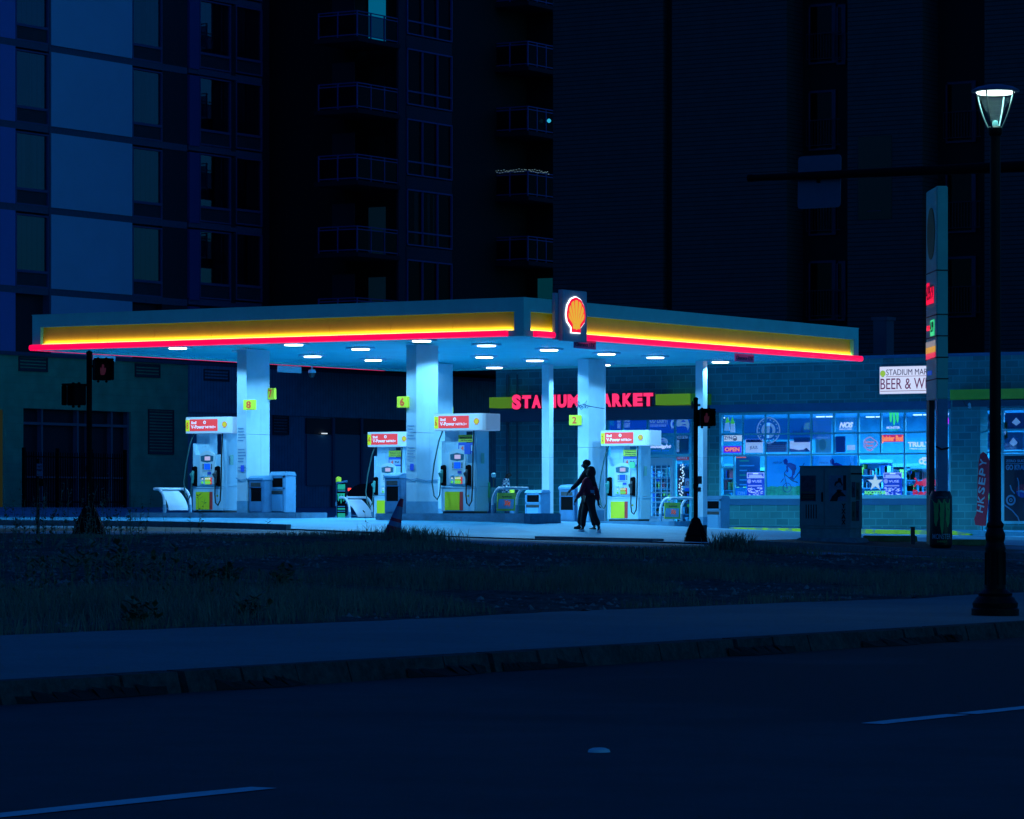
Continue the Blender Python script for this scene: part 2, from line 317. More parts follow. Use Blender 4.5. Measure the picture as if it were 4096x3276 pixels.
# ---------------------------------------------------------------- canopy
X0,X1,Y0,Y1=-59.98,-45.51,72.97,89.9; ZB,ZT=5.23,6.10
can=thing('fuel_canopy','large flat forecourt canopy with glowing yellow and red fascia on white columns','canopy',((X0+X1)/2,(Y0+Y1)/2,0))
OX,OY=-(X0+X1)/2,-(Y0+Y1)/2; LB0,LB1=YX(2250,X1+.20),YX(2348,X1+.20)
def cb(): return MB()
def cbuild(g,name,m,parent=can,**k):
    g.v=[(x+OX,y+OY,z) for x,y,z in g.v]; return g.build(name,m,parent,**k)
g=cb(); g.box(X0+.3,X1-.3,Y0+.3,Y1-.3,5.31,6.0); cbuild(g,'roof_deck',BAND)
g=cb(); x=X0+.02
while x<X1-.05:
    w=min(.9,X1-.02-x); g.box(x,x+w-.012,Y0+.02,Y1-.02,5.28,5.31); x+=w
cbuild(g,'soffit',SOFF)
def fascia(axis,a0,a1,pl,out,full=True,gap0=.26,gap1=.26):
    """axis 'x': runs along X on plane y=pl facing -Y (out=-1) ; 'y': runs along Y on plane x=pl facing out"""
    def P(a,o,z): return (a,pl+out*o,z) if axis=='x' else (pl+out*o,a,z)
    def bx(g,a,b,o0,o1,z0,z1):
        p=[P(a,o0,z0),P(b,o0,z0),P(b,o1,z0),P(a,o1,z0)]; q=[P(a,o0,z1),P(b,o0,z1),P(b,o1,z1),P(a,o1,z1)]; g.hexa(p,q)
    a0c,a1c=(a0,a1) if axis=='x' else (a0+.012,a1-.012); g=cb(); bx(g,a0,a1,-.25,0,5.80,ZT); bx(g,a0,a0+gap0,-.25,0,ZB,5.80); bx(g,a1-gap1,a1,-.25,0,ZB,5.80); bx(g,a0+gap0,a1-gap1,-.25,-.012,ZB,5.36)
    bx(g,a0c-(.01 if axis=='x' else 0),a1c+(.01 if axis=='x' else 0),-.26,.012,ZT,ZT+.02)
    cbuild(g,'fascia_band',BAND)
    if full:
        g=cb(); a=a0+gap0; n=max(1,round((a1-a0-gap0-gap1)/1.83)); w=(a1-gap1-a)/n
        for i in range(n):
            p,q=a+i*w+.003,a+(i+1)*w-.003
            g.hexa([P(p,-.16,5.36),P(q,-.16,5.36),P(q,-.085,5.36),P(p,-.085,5.36)],[P(p,-.20,5.80),P(q,-.20,5.80),P(q,-.12,5.80),P(p,-.12,5.80)])
        cbuild(g,'yellow_panel',YEL)
    return P
def redbar(P,a,b,r=.068,seg=2.4):
    g=cb(); n=max(1,round((b-a)/seg)); w=(b-a)/n
    prof=[(0,-.070),(.09,-.070),(.12,-.05),(.133,0),(.12,.05),(.09,.070),(0,.070)]
    for i in range(n):
        p,q=a+i*w+.006,a+(i+1)*w-.006; k=len(prof)
        vs=[P(p,o-.01,5.297+z) for o,z in prof]+[P(q,o-.01,5.297+z) for o,z in prof]
        g.add(vs,[tuple(range(k)),tuple(range(k,2*k))[::-1]]+[(j,k+j,k+(j+1)%k,(j+1)%k) for j in range(k)])
    cbuild(g,'red_light_bar',RTUBE)
def strip(P,a,b,rot,size_y=.03,pw=1):
    g=cb(); n=max(1,round((b-a)/.9)); w=(b-a)/n
    for i in range(n):
        p,q=a+i*w+.03,a+(i+1)*w-.03; g.hexa([P(p,-.082,5.371),P(q,-.082,5.371),P(q,-.012,5.371),P(p,-.012,5.371)],[P(p,-.082,5.386),P(q,-.082,5.386),P(q,-.012,5.386),P(p,-.012,5.386)])
    cbuild(g,'strip_light',WTUBE)
P=fascia('x',X0,X1,Y0,-1); redbar(P,X0+.03,X1-.42); strip(P,X0+.28,X1-.3,0)
STRW=(1,.80,.30); SPW=1.8
area('fascia_wash_front',((X0+X1)/2+OX,Y0+.042+OY,5.392),X1-X0-.7,SPW*13.8,STRW,.02,(R(95),0,0),can)
P=fascia('y',Y0+.252,Y1-.252,X1,1,gap0=.05,gap1=.03); redbar(P,Y0+.42,LB0-.16); redbar(P,LB1+.02,Y1+.05); strip(P,Y0+.33,74.5,0); strip(P,75.75,Y1-.3,0)
area('fascia_wash_side',(X1-.042+OX,(75.8+Y1-.3)/2+OY,5.392),.03,SPW*13.8,STRW,Y1-.3-75.8,(0,R(95),0),can)
area('fascia_wash_corner',(X1-.042+OX,(Y0+.35+74.5)/2+OY,5.392),.03,SPW*1.2,STRW,1.15,(0,R(95),0),can)
P=fascia('y',Y0+.252,Y1-.252,X0,-1,False); redbar(P,Y0,Y1-1.2)
P=fascia('x',X0,X1,Y1,1,False)
# logo box on the right face
g=cb(); g.box(X1+.0,X1+.08,LB0-.14,LB1-.03,5.20,6.28); g.box(X1+.08,X1+.20,LB0,LB1,5.17,6.36); cbuild(g,'logo_box',mat('logo_box_grey',(.24,.36,.46),.45,nz=.1,ns=2),bev=.01)
def pecten(cx,cz,w,h,n=7):
    """scallop outline: round fan on a stepped foot"""
    fan=[]
    for i in range(0,n*6+1):
        t=i/(n*6); a=R(196-212*t); rr=.5*(1+.03*abs(math.sin(math.pi*n*t))); fan.append((rr*math.cos(a)*.99,.0+rr*.97*math.sin(a)))
    pts=[(-.24,-.5),(-.24,-.36),(-.46,-.20)]+fan+[(.46,-.20),(.24,-.36),(.24,-.5)]
    return [(cx+x*w,cz+z*h) for x,z in pts]
def pecten_parts(parent,cx,cz,w,h,y,red,yel,rim=None,big=False,th=.02):
    if rim: g=MB(); g.prism(pecten(cx,cz,w*1.05,h*1.05),y-.001,y-th*2); g.build('logo_rim',rim,parent)
    g=MB(); g.prism(pecten(cx,cz,w,h),y-th*2,y-th*3); e=g.build('logo_face',red,parent)
    g=MB()
    if big:
        n=7; foot=(cx,cz-.42*h)
        for i in range(n):
            a0=R(200-220*i/n-4.2); a1=R(200-220*(i+1)/n+4.2); am=(a0+a1)/2; P=[]
            fx=[cx+(i-3.5+.12)*.052*w*1.0, cx+(i-3.5+.88)*.052*w]
            top=[(cx+.40*w*math.cos(a)*(1.0+.05*math.sin(math.pi*(k+1)/6)), cz+.0*h+.40*h*math.sin(a)*(1+.05*math.sin(math.pi*(k+1)/6))) for k,a in enumerate([a0+(a1-a0)*j/4 for j in range(5)])]
            g.prism([(fx[0],cz-.28*h)]+top+[(fx[1],cz-.28*h)],y-th*3,y-th*3.6)
        g.prism([(cx-.19*w,cz-.40*h),(cx-.19*w,cz-.24*h),(cx+.19*w,cz-.24*h),(cx+.19*w,cz-.40*h),(cx+.06*w,cz-.40*h),(cx,cz-.43*h),(cx-.06*w,cz-.40*h)],y-th*3,y-th*3.7)
    else: g.prism(pecten(cx,cz+.01*h,w*.84,h*.84),y-th*3,y-th*3.7)
    g.build('scallop_fan',yel,e)
lg=bpy.data.objects.new('logo_mount',None); COL.objects.link(lg); lg.parent=can; lg.location=(X1+.20+OX,(LB0+LB1)/2+OY,5.80); lg.rotation_euler=(0,0,R(90)); lg.name='scallop_emblem'
pecten_parts(lg,0.0,-.01,.82,.82,0,glow('logo_red',(1,.0,.04),1.0),glow('logo_yellow',(.80,.43,.03),1.0),glow('logo_halo',(.9,.95,1),2.2),True,.014)
# canopy lights
def spot(name,loc,power,col,parent,ang=157):
    l=bpy.data.lights.new(name,'SPOT'); l.energy=power; l.color=col; l.spot_size=R(ang); l.spot_blend=.12; l.shadow_soft_size=.16
    o=bpy.data.objects.new(name,l); COL.objects.link(o); o.location=loc; o.parent=parent; return o
first=None
for lx in (-48.9,-52.6,-56.1):
    for ly in (73.85,76.7,79.6,82.4,84.9,88.4):
        g=MB(); g.box(-.27,.27,-.27,.27,-.045,0)
        if first is None:
            o=g.build('canopy_light',WHITE,can,bev=.01); g=MB(); g.prismz([(-.2,-.1),(-.1,-.2),(.1,-.2),(.2,-.1),(.2,.1),(.1,.2),(-.1,.2),(-.2,.1)],-.075,-.046); l=g.build('lens',LAMP,o); first=o
        else:
            o=first.copy(); COL.objects.link(o); o.parent=can; l=[c for c in first.children][0].copy(); COL.objects.link(l); l.parent=o
        o.location=(lx+OX,ly+OY,5.28)
        spot('canopy_lamp',(lx+OX,ly+OY,5.19),600 if ly<88 else 620,LC,can)
# columns
def column(xf,Yf,w,d,zb,yc=None,thin=False,base=.29):
    xr=XY(xf,Yf); xl=xr-w; g=cb()
    for a,b in ((zb+base,zb+1.95),(zb+1.958,5.25)): g.box(xl,xr,Yf,Yf+d,a,b)
    if not thin: g.box(xr-.004,xr+.002,Yf+d*.62,Yf+d*.62+.012,zb+.4,zb+2.6); g.box(xl-.01,xr+.01,Yf-.01,Yf+d+.01,5.2,5.25)
    o=cbuild(g,'column',COLW); g=cb(); g.box(xl-.006,xr+.006,Yf-.006,Yf+d+.006,zb,zb+base); cbuild(g,'column_base',BLUEB,o); return xl,xr
IZ={'A':1.18,'B':1.16,'C':1.0,'D':.955}
column(986,75.6,.29,.98,IZ['A']); column(1665.5,75.6,.29,.95,IZ['B']); column(2354,85.3,.33,.8,IZ['D'])
column(1735,85.3,.30,.95,IZ['C'])
for xf in (2196,2812): column(xf,87.85,.23,.23,gz(XY(xf,88),88)-.02,thin=True,base=.36)
g=cb(); px=XY(2412,86.1); g.cyl((px,86.15,IZ['D']),(px,86.15,5.25),.05,n=10); g.cyl((px-.12,86.15,5.1),(px,86.15,4.95),.05,n=10); cbuild(g,'downspout',STEELW)
def wire(g,pts,r=.012): g.tube(pts,r,5)
for xf,Yf,w,z in ((986,75.6,.29,2.02),(1665.5,75.6,.29,2.0)):
    xr=XY(xf,Yf); g=cb(); wire(g,[(xr-w-.02,Yf-.02,z+.02),(xr-w/2,Yf-.03,z-.03),(xr+.02,Yf-.02,z),(xr+.02,Yf+.4,z-.05),(xr+.02,Yf+.95,z-.02)]); cbuild(g,'tie_wire',GREY)
g=cb(); xr=XY(2354,85.3); wire(g,[(xr-.35,85.25,3.98),(xr-.1,85.2,4.06),(xr+.05,85.25,4.0),(xr+.5,85.3,3.93)]); 
for k in range(7): wire(g,[(xr-.35+.05*k,85.24,4.0),(xr-.3+.07*k+random.uniform(-.1,.1),85.2,4.0+random.uniform(-.15,.18)),(xr-.2+.03*k,85.24,3.95)],.008)
cbuild(g,'tie_wire',mat('dark_wire',(.05,.12,.2),.6))
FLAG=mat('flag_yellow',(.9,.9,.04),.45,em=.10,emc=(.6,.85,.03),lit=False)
def flag(num,x0f,x1f,y0f,y1f,Y,axis='x',xx=None):
    if axis=='x':
        a=onY(x0f,y1f,Y); b=onY(x1f,y0f,Y); g=cb(); g.box(a[0],b[0]-.05,Y,Y+.1,a[2],b[2]); o=cbuild(g,'number_flag',FLAG,bev=.01)
        w=b[0]-a[0]-.05; cx=(a[0]+b[0]-.05)/2+OX; h=b[2]-a[2]
        text(num,cx-w*.2,cx+w*.2,a[2]+h*.16,b[2]-h*.14,Y-.004+OY,LETR,o,'digit',.03)
flag('8',972,1024,1598,1640,75.45); flag('7',1067,1103,1552,1598,76.5); flag('6',1587,1637,1585,1631,75.45); flag('3',1778,1812,1626,1660,86.4); flag('2',2276,2326,1660,1701,85.2)
# notices on columns
g=cb(); a=onY(950,1880,75.592); b=onY(984,1745,75.592); g.quad((a[0],75.592,a[2]),(b[0],75.592,a[2]),(b[0],75.592,b[2]),(a[0],75.592,b[2])); NOT=mat('notice_paper',(.5,.62,.72),.7); o=cbuild(g,'notice',NOT)
for cxf,Yc in ((967,75.58),(1645,75.58)):
    for i in range(15):
        z=3.27-.075*i; 
        if i in (5,6,12): continue
        a=XY(cxf-15,Yc)+OX; w=random.uniform(.16,.24); g=MB(); g.quad((a,Yc+OY,z),(a+w,Yc+OY,z),(a+w,Yc+OY,z+.02),(a,Yc+OY,z+.02)); g.build('notice_line',mat('notice_ink',(.15,.3,.5),.6),o)
    a=XY(cxf,Yc)+OX; g=MB(); g.box(a-.03,a+.07,Yc-.004+OY,Yc+.003+OY,2.2,2.36); g.build('notice_symbol',mat('blue_symbol',(.05,.12,.7),.5),o)
# hanging boards, clearance plates, camera
CLR=mat('clearance_plate',(.9,.14,.34),.6)
def clr(x0f,x1f,y0f,y1f):
    a=onX(x0f,y1f,X1+.02); b=onX(x1f,y0f,X1+.02); h=bpy.data.objects.new('clearance_plate',None)
    t=thing('clearance_sign','','sign',(X1+.02,a[1],a[2]),R(90)); W=b[1]-a[1]; H=.20
    g=MB(); g.box(0,W,-.012,.012,0,H); g.build('plate',CLR,t); text("Clearance 12'6\"",.04,W-.04,.05,H-.05,-.014,LETD,t)
    g=MB(); g.box(.1,.12,-.004,.004,H,H+.09); g.box(W-.12,W-.1,-.004,.004,H,H+.09); g.build('hanger',GREY,t); return t
t=clr(2296,2382,1368,1392); t['label']='red clearance height plate hanging just right of the scallop emblem'
t=clr(2940,3014,1421,1445); t['label']='red clearance height plate hanging near the far right end of the canopy'
WB=mat('blank_board',(.55,.72,.8),.5)
def board(xa,xb,ya,yb,X,label):
    a=onX(xa,yb,X); b=onX(xb,yb,X); h=(yb-ya)*.0066; t=thing('hanging_board',label,'sign',(X,a[1],a[2]),R(90)); W=b[1]-a[1]; g=MB(); g.box(0,W,-.015,.015,0,h); g.build('plate',WB,t)
    g=MB(); g.cyl((W*.15,0,h),(W*.15,0,h+.18),.01,n=6); g.cyl((W*.85,0,h),(W*.85,0,h+.18),.01,n=6); g.build('hanger',GREY,t)
board(1111,1204,1461,1488,X0+.1,'pale blank board hanging under the far left canopy edge, right of column 8')
board(372,460,1420,1442,X0+.1,'pale blank board hanging behind the left pedestrian signal')
a=onX(1248,1472,X0+.2); t=thing('dome_camera','dome security camera hanging under the far left canopy edge','camera',(X0+.2,a[1],5.0)); g=MB(); g.cyl((0,0,.25),(0,0,.12),.03); g.lathe([(.09,.13),(.11,.08),(.11,.04)]); g.build('mount',WHITE,t); g=MB(); g.lathe([(.1,.04),(.09,-.03),(.05,-.08),(.01,-.1)]); g.build('dome',DGR,t,smooth=True)
# ---------------------------------------------------------------- islands
def island(x0,x1,y0,y1,zt,label):
    t=thing('pump_island',label,'pump island',((x0+x1)/2,(y0+y1)/2,zt),group='raised concrete pump islands'); w=(x1-x0)/2; d=(y1-y0)/2; h=.55; r=.22
    g=MB(); P=[(-w+r,-d),(w-r,-d),(w-r*.3,-d+r*.3),(w,-d+r),(w,d-r),(w-r*.3,d-r*.3),(w-r,d),(-w+r,d),(-w+r*.3,d-r*.3),(-w,d-r),(-w,-d+r),(-w+r*.3,-d+r*.3)]
    g.prismz(P,-h,0); g.build('slab',CONC,t,bev=.015); return t
island(-59.0,-53.6,75.35,76.85,1.18,'concrete island under pump 8, front left')
island(-51.35,-46.77,75.35,76.85,1.16,'concrete island under pump 6, front centre')
island(-59.9,-52.9,85.1,86.6,1.0,'concrete island under pump 4, back left')
island(-52.75,-48.4,85.1,86.6,.955,'concrete island under pump 2, back right')
# ---------------------------------------------------------------- pumps
PW,PD=.478,.325
def pump_proto():
    t=thing('fuel_pump','x','fuel pump',(0,0,0),group='fuel pumps under the canopy')
    g=MB(); g.box(-PW,PW,-PD,PD,.05,.63); g.box(-PW-.01,PW+.01,-PD-.01,PD+.01,.60,.645); g.build('lower_cabinet',WHITE,t,bev=.01)
    g=MB(); g.box(-PW+.03,PW-.03,-PD+.03,PD-.03,0,.05); g.build('plinth',DGR,t)
    g=MB(); g.box(-PW+.11,.055,-PD-.014,-PD,.075,.52); g.build('yellow_panel',PYEL,t)
    g=MB(); g.box(.06,.15,-PD-.014,-PD,.075,.52); g.build('red_stripe',PRED,t)
    g=MB(); g.prism([(-PW,.655),(PW-.07,.655),(PW-.07,1.40),(PW-.13,1.46),(.28,1.455),(-.22,1.455),(-PW+.1,1.46),(-PW+.04,1.62),(-PW,1.75)],-PD+.01,PD-.01); g.build('head_housing',WHITE,t,bev=.008)
    g=MB(); g.box(-PW,-.06,-PD+.16,PD-.16,1.455,2.0); g.box(PW-.075,PW,-PD+.02,PD,.65,2.0); g.box(PW-.02,PW+.02,-PD+.06,-PD+.2,.05,2.0); g.build('side_pillar',WHITE,t,bev=.01)
    g=MB(); # console with arched top
    arch=[(-.24+.48*i/12,1.46+.09*math.sin(math.pi*i/12)) for i in range(13)]
    g.prism([(-.24,.70)]+arch+[(.24,.70)],-PD-.03,-PD+.02); con=g.build('console',mat('console_shell',(.62,.70,.74),.4),t,bev=.006)
    y=-PD-.034
    g=MB(); g.prism([(-.19,1.29),(-.2,1.42),(0,1.455),(.2,1.42),(.19,1.29),(0,1.26)],y,y+.01); g.build('display_hood',mat('teal_hood',(.03,.14,.2),.4),con)
    g=MB(); g.box(-.07,.1,y-.005,y,1.31,1.41); g.build('price_display',glow('display_pale',(.55,.55,.95),.8),con)
    g=MB(); g.box(-.085,.1,y-.004,y,1.08,1.23); g.build('screen',glow('screen_blue',(.0,.09,.95),1.1),con)
    g=MB()
    for i in range(4):
        for sx in (-.135,.125): g.box(sx,sx+.03,y-.006,y,1.09+.036*i,1.112+.036*i)
    g.box(-.14,.15,y-.004,y,1.045,1.052); g.build('side_buttons',DGR,con)
    g=MB(); g.box(.02,.13,y-.01,y,.96,1.02); g.build('card_reader',mat('card_blue',(.04,.1,.5),.5),con)
    g=MB(); g.box(-.19,-.09,y-.03,y,.90,.925); g.box(-.06,.03,y-.02,y,.885,.93); g.build('receipt_ledge',WHITE,con)
    g=MB(); g.box(-.18,-.10,y-.005,y,.72,.88); g.build('grade_panel',mat('grade_pale',(.5,.75,.7),.5),con)
    g=MB(); g.box(-.06,.09,y-.005,y,.71,.88); g.build('grade_panel',glow('grade_green',(.28,.62,.06),.75),con)
    g=MB(); g.box(.093,.15,y-.005,y,.71,.88); g.build('grade_panel',glow('grade_red',(.75,.08,.06),.6),con)
    g=MB()
    for sx in (-.14,-.035,.025,.085): g.lathe([(.026,0),(.024,.01),(.0,.011)],n=10); 
    g=MB()
    for sx in (-.14,-.03,.03,.09): g.cyl((sx,y-.02,.755),(sx,y-.004,.755),.028,n=10)
    g.build('grade_button',glow('button_green',(.12,.75,.12),.9),con)
    g=MB()
    for sx in (-.14,-.03,.03,.09): g.box(sx-.02,sx+.02,y-.008,y-.004,.835,.86)
    g.build('grade_price',glow('price_white',(.8,.85,1),1.0),con)
    for sx in (-PW+.07,PW-.17):
        g=MB(); g.prism([(sx-.07,.68),(sx+.075,.66),(sx+.075,1.14),(sx+.03,1.17),(sx-.06,1.14)],-PD-.05,-PD+.02); b=g.build('nozzle_boot',DKM,t,bev=.006)
        g=MB(); g.tube([(sx,-PD-.10,.74),(sx,-PD-.09,.86),(sx,-PD-.10,.96),(sx,-PD-.07,1.05)],[.03,.036,.045,.03],8); g.cyl((sx,-PD-.10,.90),(sx-.02,-PD-.15,.98),.05,.04,n=8); g.build('nozzle',mat('nozzle_teal',(.05,.28,.25),.5) if sx<0 else DGR,b)
    g=MB(); sx=PW-.17
    g.tube([(sx,-PD-.10,.74),(sx+.01,-PD-.13,.45),(sx+.04,-PD-.14,.24),(sx+.11,-PD-.14,.18),(sx+.18,-PD-.14,.3),(sx+.2,-PD-.13,.7),(sx+.19,-PD-.1,1.2),(sx+.16,-PD-.05,1.6),(sx+.14,-PD+.02,1.98)],.018,8); g.build('hose',RUB,t,smooth=True)
    g=MB(); sx=-PW+.05
    g.tube([(sx,-PD-.10,.74),(sx-.0,-PD-.14,.45),(sx-.06,-PD-.16,.33),(sx-.16,-PD-.14,.42),(sx-.25,-PD-.1,.75),(sx-.2,-PD-.08,1.2),(sx-.09,-PD-.04,1.75),(sx-.04,-PD+.05,1.99)],.018,8); g.build('hose',mat('green_hose',(.03,.10,.10),.5),t,smooth=True)
    # topper
    g=MB(); x0,x1=-.62,.83; r=.16; y0,y1=-PD-.1,PD
    P=[(x0,y0),(x1-r,y0)]+[(x1-r+r*math.sin(R(a)),y0+r-r*math.cos(R(a))) for a in (30,60,90)]+[(x1,y1-.05),(x1-.05,y1),(x0,y1)]
    g.prismz(P,1.99,2.40); tp=g.build('topper',TWHT,t,bev=.01)
    y=y0-.006
    g=MB(); g.box(x0+.13,x0+1.0,y,y0,2.05,2.345); g.build('topper_sign',TRED,tp)
    g=MB(); g.box(x0+.01,x0+.12,y,y0,2.045,2.335); g.build('number_strip',TYEL,tp)
    text('Shell',x0+.18,x0+.34,2.225,2.295,y,LETW,tp,bold=.02); text('V-Power',x0+.18,x0+.60,2.11,2.20,y,LETW,tp,bold=.02); text('NITRO+',x0+.63,x0+.95,2.115,2.175,y,LETW,tp,bold=.02)
    g=MB(); g.ring(x0+.60,2.265,.042,.02,y-.006,y,14); g.build('sign_symbol',LETW,tp)
    pecten_parts(tp,x0+1.22,2.205,.15,.15,y+.004,LETR,glow('small_shell_yellow',(.5,.6,.02),1.0),th=.003)
    g=MB(); g.box(PW+.02,PW+.022,-.06,.08,1.2,1.45); g.build('side_sticker',mat('pale_green',(.3,.6,.5),.6),t)
    g=MB(); g.box(-.2,-.16,-PD+.155,-PD+.16,1.65,1.85); g.build('pillar_mark',mat('pale_mark',(.4,.6,.75),.6),t)
    g=MB(); g.lathe([(.03,0),(.03,.004)],n=10); g.v=[(x+.30,-PD-.004-z,y+.42) for x,y,z in g.v]; g.build('small_emblem',mat('dull_yellow',(.5,.45,.05),.5),t)
    return t
pp=pump_proto()
def place_pump(o,xc,yc,z,num,label):
    o.location=(xc,yc,z); o['label']=label
    tp=[c for c in o.children if c.name.startswith('topper')][0]
    text(num,-.585,-.53,2.11,2.27,-PD-.108,LETR,tp,'digit',.01); return o
q6,q4,q2=copy_tree(pp),copy_tree(pp),copy_tree(pp)
p8=place_pump(pp,-56.62,76.1,1.18,'8','fuel pump at front left under the canopy, numbered 8 on its topper')
p6=place_pump(q6,-49.13,76.1,1.16,'6','fuel pump numbered 6 on its topper, right of the thick front column')
p4=place_pump(q4,XY(1493,85.5)+PW,85.85,1.0,'4','fuel pump numbered 4, partly hidden behind the grey bin and thick column')
p2=place_pump(q2,XY(2552,85.5)-PW,85.85,.955,'2','fuel pump numbered 2 in front of the shop door')
PGRN=mat('poster_yellow_green',(.72,.72,.08),.6); PBLU=mat('poster_blue',(.05,.13,.6),.6)
def placards(o,hang=None):
    g=MB(); g.box(-.05,.42,-PD+.1,-PD+.12,1.72,1.89); a=g.build('placard',PGRN,o); text('The Rewards are yours',.0,.38,1.80,1.84,-PD+.095,LETD,a); text('Join free today',.02,.34,1.74,1.78,-PD+.095,LETD,a)
    g=MB(); g.box(-.05,.42,-PD+.1,-PD+.12,1.44,1.70); a=g.build('placard',PBLU,o); g=MB(); g.box(-.02,.36,-PD+.09,-PD+.1,1.5,1.64); g.build('placard_face',mat('poster_pale',(.45,.6,.8),.6),a); text('4',.04,.11,1.52,1.62,-PD+.085,LETR,a)
    text('99 off',.17,.3,1.54,1.6,-PD+.085,LETD,a)
    if hang:
        g=MB(); g.box(PW-.2,PW-.03,-PD-.14,-PD-.11,*( (1.42,1.66) if hang=='b' else (1.40,1.56))); g.build('hose_tag',PBLU if hang=='b' else mat('tag_green',(.15,.6,.25),.5),o)
placards(p6,'b'); placards(p4); placards(p2,'g')
# ---------------------------------------------------------------- guard hoops
def hoop(xleg,y0,y1,dr,z,label,poster):
    t=thing('guard_hoop',label,'guard rail',(xleg,(y0+y1)/2,z),group='bent pipe guard hoops at the island ends'); h=.60; rr=.36; d=(y1-y0)/2
    g=MB()
    arc=lambda y:[(0,y,.18),(0,y,h-rr)]+[(dr*(rr-rr*math.cos(R(a)))*.62,y,h-rr+rr*math.sin(R(a))) for a in (15,30,45,60,75,90)]+[(dr*.30,y,h)]
    g.tube(arc(-d),.037,10); g.tube(arc(d),.037,10); g.tube([(dr*.30,-d-.03,h),(dr*.30,d+.03,h)],.037,10); g.build('pipe_frame',STEELW,t,smooth=True)
    for y in (-d,d):
        g=MB(); g.cyl((0,y,0),(0,y,.2),.046,n=12); g.build('leg',mat('leg_blue_grey',(.12,.28,.42),.5),t,smooth=True)
    g=MB(); g.cyl((0,-d-.1,.1),(0,d+.1,.1),.008,n=6); g.build('tie_rod',GREY,t)
    n=8; a0,b0=-d+.12,d-.13; P=[]
    for i in range(n+1):
        u=i/n; zz=.06+(h-.11)*u; sw=.05*(1-u) if poster!='curl' else .28*(1-u)**1.3; P.append((dr*.28*u**2.2 if poster!='ad' else .05, sw, zz-(.06 if poster=='ad' else 0)*u))
    for k,(lo,hi,off) in enumerate([(0,n,0)]):
        g=MB()
        for i in range(n): 
            x,s_,z_=P[i]; x2,s2,z2=P[i+1]; w=.0 if poster!='curl' else .0
            sk=(.07*(1-i/n)) if poster=='ad' else 0; sk2=(.07*(1-(i+1)/n)) if poster=='ad' else 0
            g.hexa([(x,a0+s_-sk,z_),(x,b0+s_*.6-sk,z_ + (.04 if poster=='curl' and i==0 else 0)),(x+.012,b0+s_*.6-sk,z_),(x+.012,a0+s_-sk,z_)],[(x2,a0+s2-sk2,z2),(x2,b0+s2*.6-sk2,z2),(x2+.012,b0+s2*.6-sk2,z2),(x2+.012,a0+s2-sk2,z2)])
        po=g.build('poster',PGRN if poster=='ad' else PAPER,t)
    if poster=='ad':
        # face seen from the camera side
        yy=-d+.16; e=bpy.data.objects.new('poster_face',None); COL.objects.link(e)
        bpy.data.objects.remove(e)
        g=MB(); xx=.064; g.hexa([(xx,a0-.0,.11),(xx,b0-.12,.11),(xx+.003,b0-.12,.11),(xx+.003,a0,.11)],[(xx,a0+.05,.34),(xx,b0-.09,.34),(xx+.003,b0-.09,.34),(xx+.003,a0+.05,.34)]); pf=g.build('poster_panel',mat('poster_pale',(.45,.6,.8),.6),po)
        tx=text('30¢',0,.26,0,.15,0,LETR,po,'lettering',.01); tx.rotation_euler=(0,0,R(90)); tx.location=(.07,-.12,.16)
        tx=text('Pay with Rewards',0,.42,0,.045,0,LETD,po); tx.rotation_euler=(0,0,R(90)); tx.location=(.066,-.22,.37)
    return t
hoop(XY(658,75.55),75.55,76.62,-1,1.18,'white pipe hoop with blank white sheet, left of pump 8','plain')
hoop(XY(1398,85.3),85.3,86.4,-1,1.0,'white pipe hoop with curling white sheet, left of pump 4','curl')
hoop(XY(1971,75.55),75.55,76.62,1,1.16,'white pipe hoop with yellow poster, right of pump 6','ad')
hoop(XY(2642,85.3),85.3,86.4,1,.955,'white pipe hoop with yellow poster beside the shop door','ad')
